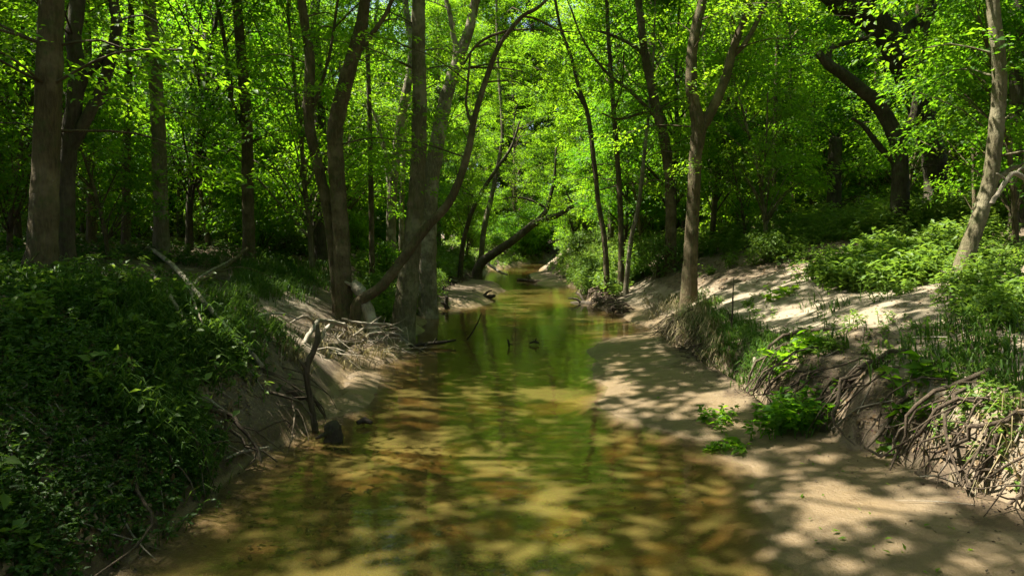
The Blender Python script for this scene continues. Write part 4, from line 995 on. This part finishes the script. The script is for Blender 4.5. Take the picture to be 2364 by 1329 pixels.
stick('driftwood_log', 'half sunken log at the far water edge below the steep right bank', 'log', 'root_wood',
      [[(1196, 645, 7, 29), (1225, 648, 9, 28), (1265, 652, 9, 27), (1300, 656, 8, 26), (1330, 662, 5, 25)], [(1225, 647, 4, 28), (1215, 640, 3, 28)]], 8)
stick('driftwood_log', 'grey branch lying on the far bar at the foot of the leaning trunk', 'log', 'dead_wood',
      [[(1120, 605, 6, 29), (1140, 618, 7, 28), (1155, 628, 6, 27), (1172, 634, 4, 26.5)]], 7)
stick('water_twig', 'thin dark stick poking out of the middle of the creek', 'stick', 'wet_wood', [[(1078, 784, 3.5, 11.0), (1090, 768, 4, 10.9), (1104, 742, 3, 10.8), (1112, 722, 2, 10.7)]], 6)
stick('water_twig', 'tiny dark snag tip in mid stream', 'stick', 'wet_wood', [[(1176, 800, 4, 10.4), (1174, 790, 5, 10.4), (1172, 783, 3, 10.4)], [(1174, 792, 3, 10.4), (1184, 796, 2, 10.3)]], 6)
stick('water_twig', 'small brown floating twig right of the mid-stream snag tip', 'stick', 'wet_wood', [[(1222, 792, 4, 10.6), (1234, 788, 6, 10.6), (1244, 792, 4, 10.6)], [(1236, 788, 3, 10.6), (1238, 780, 2, 10.6)]], 6)
stick('water_branch', 'dark branch with debris lying in the water beside the tall grey tree', 'branch', 'wet_wood',
      [[(940, 800, 8, 10.3), (980, 794, 9, 10.4), (1020, 790, 8, 10.5), (1052, 784, 5, 10.6)], [(985, 794, 5, 10.4), (975, 806, 5, 10.1), (966, 815, 3, 9.9)], [(1000, 792, 4, 10.4), (1008, 780, 3, 10.4)]], 7)
# right bank pieces
stick('bare_sapling', 'thin dark bare sapling stem upright on the right bank lip', 'sapling', 'bark_dark',
      [[(1684, 850, 6, 8.4), (1688, 790, 5, 8.4), (1690, 740, 4, 8.4), (1692, 690, 4, 8.4), (1694, 640, 2, 8.4)], [(1690, 750, 3, 8.4), (1682, 720, 2, 8.4)], [(1688, 780, 3, 8.4), (1700, 760, 2, 8.4)]], 6)
stick('root_elbow', 'brown elbow-shaped root stub jutting from the right bank', 'root', 'root_wood',
      [[(1684, 836, 18, 7.9), (1702, 818, 15, 7.85), (1725, 800, 13, 7.8), (1742, 790, 15, 7.75), (1738, 772, 12, 7.75)], [(1742, 790, 9, 7.75), (1752, 806, 6, 7.7), (1748, 830, 4, 7.7)]], 9)
stick('pale_stub', 'short pale upright stub on the right bank, left of a pair', 'stick', 'dead_wood', [[(1736, 892, 11, 6.8), (1738, 862, 11, 6.8), (1742, 825, 8, 6.8)]], 8)
stick('pale_stub', 'short pale leaning stub on the right bank, right of a pair', 'stick', 'dead_wood', [[(1780, 880, 9, 6.7), (1774, 855, 9, 6.7), (1765, 825, 7, 6.7)]], 8)
stick('fallen_branch', 'thick mossy fallen branch jutting from the near right bank', 'branch', 'dead_wood',
      [[(2085, 928, 24, 4.9), (2140, 945, 28, 4.8), (2200, 960, 27, 4.7), (2262, 968, 24, 4.6), (2310, 1010, 20, 4.5), (2364, 1045, 18, 4.4), (2430, 1080, 16, 4.3)],
       [(2200, 965, 12, 4.7), (2235, 1010, 11, 4.55), (2270, 1060, 8, 4.4)], [(2262, 968, 10, 4.6), (2310, 960, 8, 4.6), (2360, 972, 5, 4.6)]], 10)
stick('arched_root', 'smooth arched root curling over the near right root mat', 'root', 'root_wood',
      [[(1985, 930, 14, 5.2), (2010, 912, 16, 5.15), (2040, 925, 15, 5.1), (2062, 965, 12, 5.0), (2070, 1000, 8, 4.95)], [(1990, 930, 9, 5.2), (1996, 970, 10, 5.1), (2010, 1010, 9, 5.0), (2060, 1060, 6, 4.9)]], 9)
stick('long_root', 'long pale root snaking down right of the arched root', 'root', 'dead_wood',
      [[(1985, 950, 8, 5.2), (2030, 975, 10, 5.05), (2080, 1000, 9, 4.9), (2120, 1030, 8, 4.75), (2180, 1060, 6, 4.6)], [(2080, 1000, 6, 4.9), (2075, 1060, 6, 4.75), (2100, 1100, 4, 4.6)]], 8)
stick('dead_branch', 'pale forked bare branch at the far right edge above the sand', 'branch', 'dead_wood',
      [[(2290, 470, 10, 6.6), (2325, 415, 10, 6.6), (2345, 400, 12, 6.6), (2390, 430, 9, 6.6)], [(2340, 402, 6, 6.6), (2370, 380, 5, 6.6)], [(2325, 415, 5, 6.6), (2300, 400, 4, 6.6)]], 7)
# individual leafy plants
def plant(name, label, u_, v_, n, h0, h1, leaf, seed, mat, stems=6, nl=10, sp=.2):
    h = hit1(u_, v_); r2 = np.random.default_rng(seed)
    pts = np.stack([h[0] + r2.normal(0, sp, n), h[1] + r2.normal(0, sp * .7, n), np.zeros(n)], -1); pts[:, 2] = H(pts[:, 0], pts[:, 1])
    a = Acc(); weeds(a, pts, h0, h1, leaf, seed, stems, nl, .62); a.v = [v - h for v in a.v]
    o = link(name, a.mesh(name, mat), None, h); return tag(o, label, 'plant')
plant('ivy_plant', 'dark green leafy clump on the sand under the right root mat', 1825, 992, 10, .12, .34, .075, 601, 'leaf_deep', 7, 12, .15)
plant('ivy_plant', 'small green sprig on the wet sand left of the dark leafy clump', 1655, 975, 4, .06, .16, .06, 602, 'leaf_fresh', 5, 7, .07)
plant('ivy_plant', 'tiny bright leaf sprig on the sand below the dark leafy clump', 1690, 1035, 3, .03, .07, .07, 603, 'leaf_fresh', 5, 6, .02)
plant('seedling', 'bright seedling with broad leaves above the mossy fallen branch', 2110, 925, 3, .12, .24, .13, 604, 'leaf_fresh', 5, 6, .06)
plant('seedling', 'pale green seedling alone on the sunlit right sand', 1795, 690, 3, .15, .28, .11, 605, 'leaf_fresh', 4, 7, .05)
plant('seedling', 'fresh seedling on the right bank beside the two pale stubs', 1815, 850, 5, .08, .22, .09, 606, 'leaf_fresh', 5, 8, .1)
plant('seedling', 'sunlit yellow-green sprig at the left edge near the thick trunk', 20, 570, 5, .15, .3, .11, 607, 'leaf_fresh', 5, 8, .1)
plant('seedling', 'sunlit sprig on the terrace behind the thick leftmost trunk', 215, 530, 8, .15, .3, .11, 608, 'leaf_fresh', 5, 8, .25)
# loose twigs
a = Acc(); r_ = np.random.default_rng(701)
for poly, n, sd_ in (([(0, 600), (700, 620), (700, 800), (450, 1050), (0, 1300)], 130, 702), ([(1900, 680), (2364, 640), (2364, 1250), (1850, 950)], 34, 703), ([(0, 510), (760, 520), (760, 600), (0, 600)], 70, 704), ([(1250, 600), (1480, 560), (1480, 680), (1330, 680)], 60, 705)):
    for p in spots(poly, n, sd_):
        ang = r_.random() * 6.28; L = r_.uniform(.1, .5); d = np.array([math.cos(ang), math.sin(ang), 0]) * L
        q0, q1, q2 = p.copy(), p + d * .5 + r_.normal(0, .02, 3), p + d
        for qq in (q0, q1, q2): qq[2] = H(qq[0], qq[1]) + r_.uniform(.005, .05)
        rd = r_.uniform(.002, .007); tube(a, [q0, q1, q2], [rd, rd, rd * .5], .12, 4, 0, .3, cap=False, r_=r_)
o = link('twigs', a.mesh('twigs', 'dead_wood', True)); o['kind'] = 'stuff'; o['label'] = 'small dead twigs strewn over both banks'
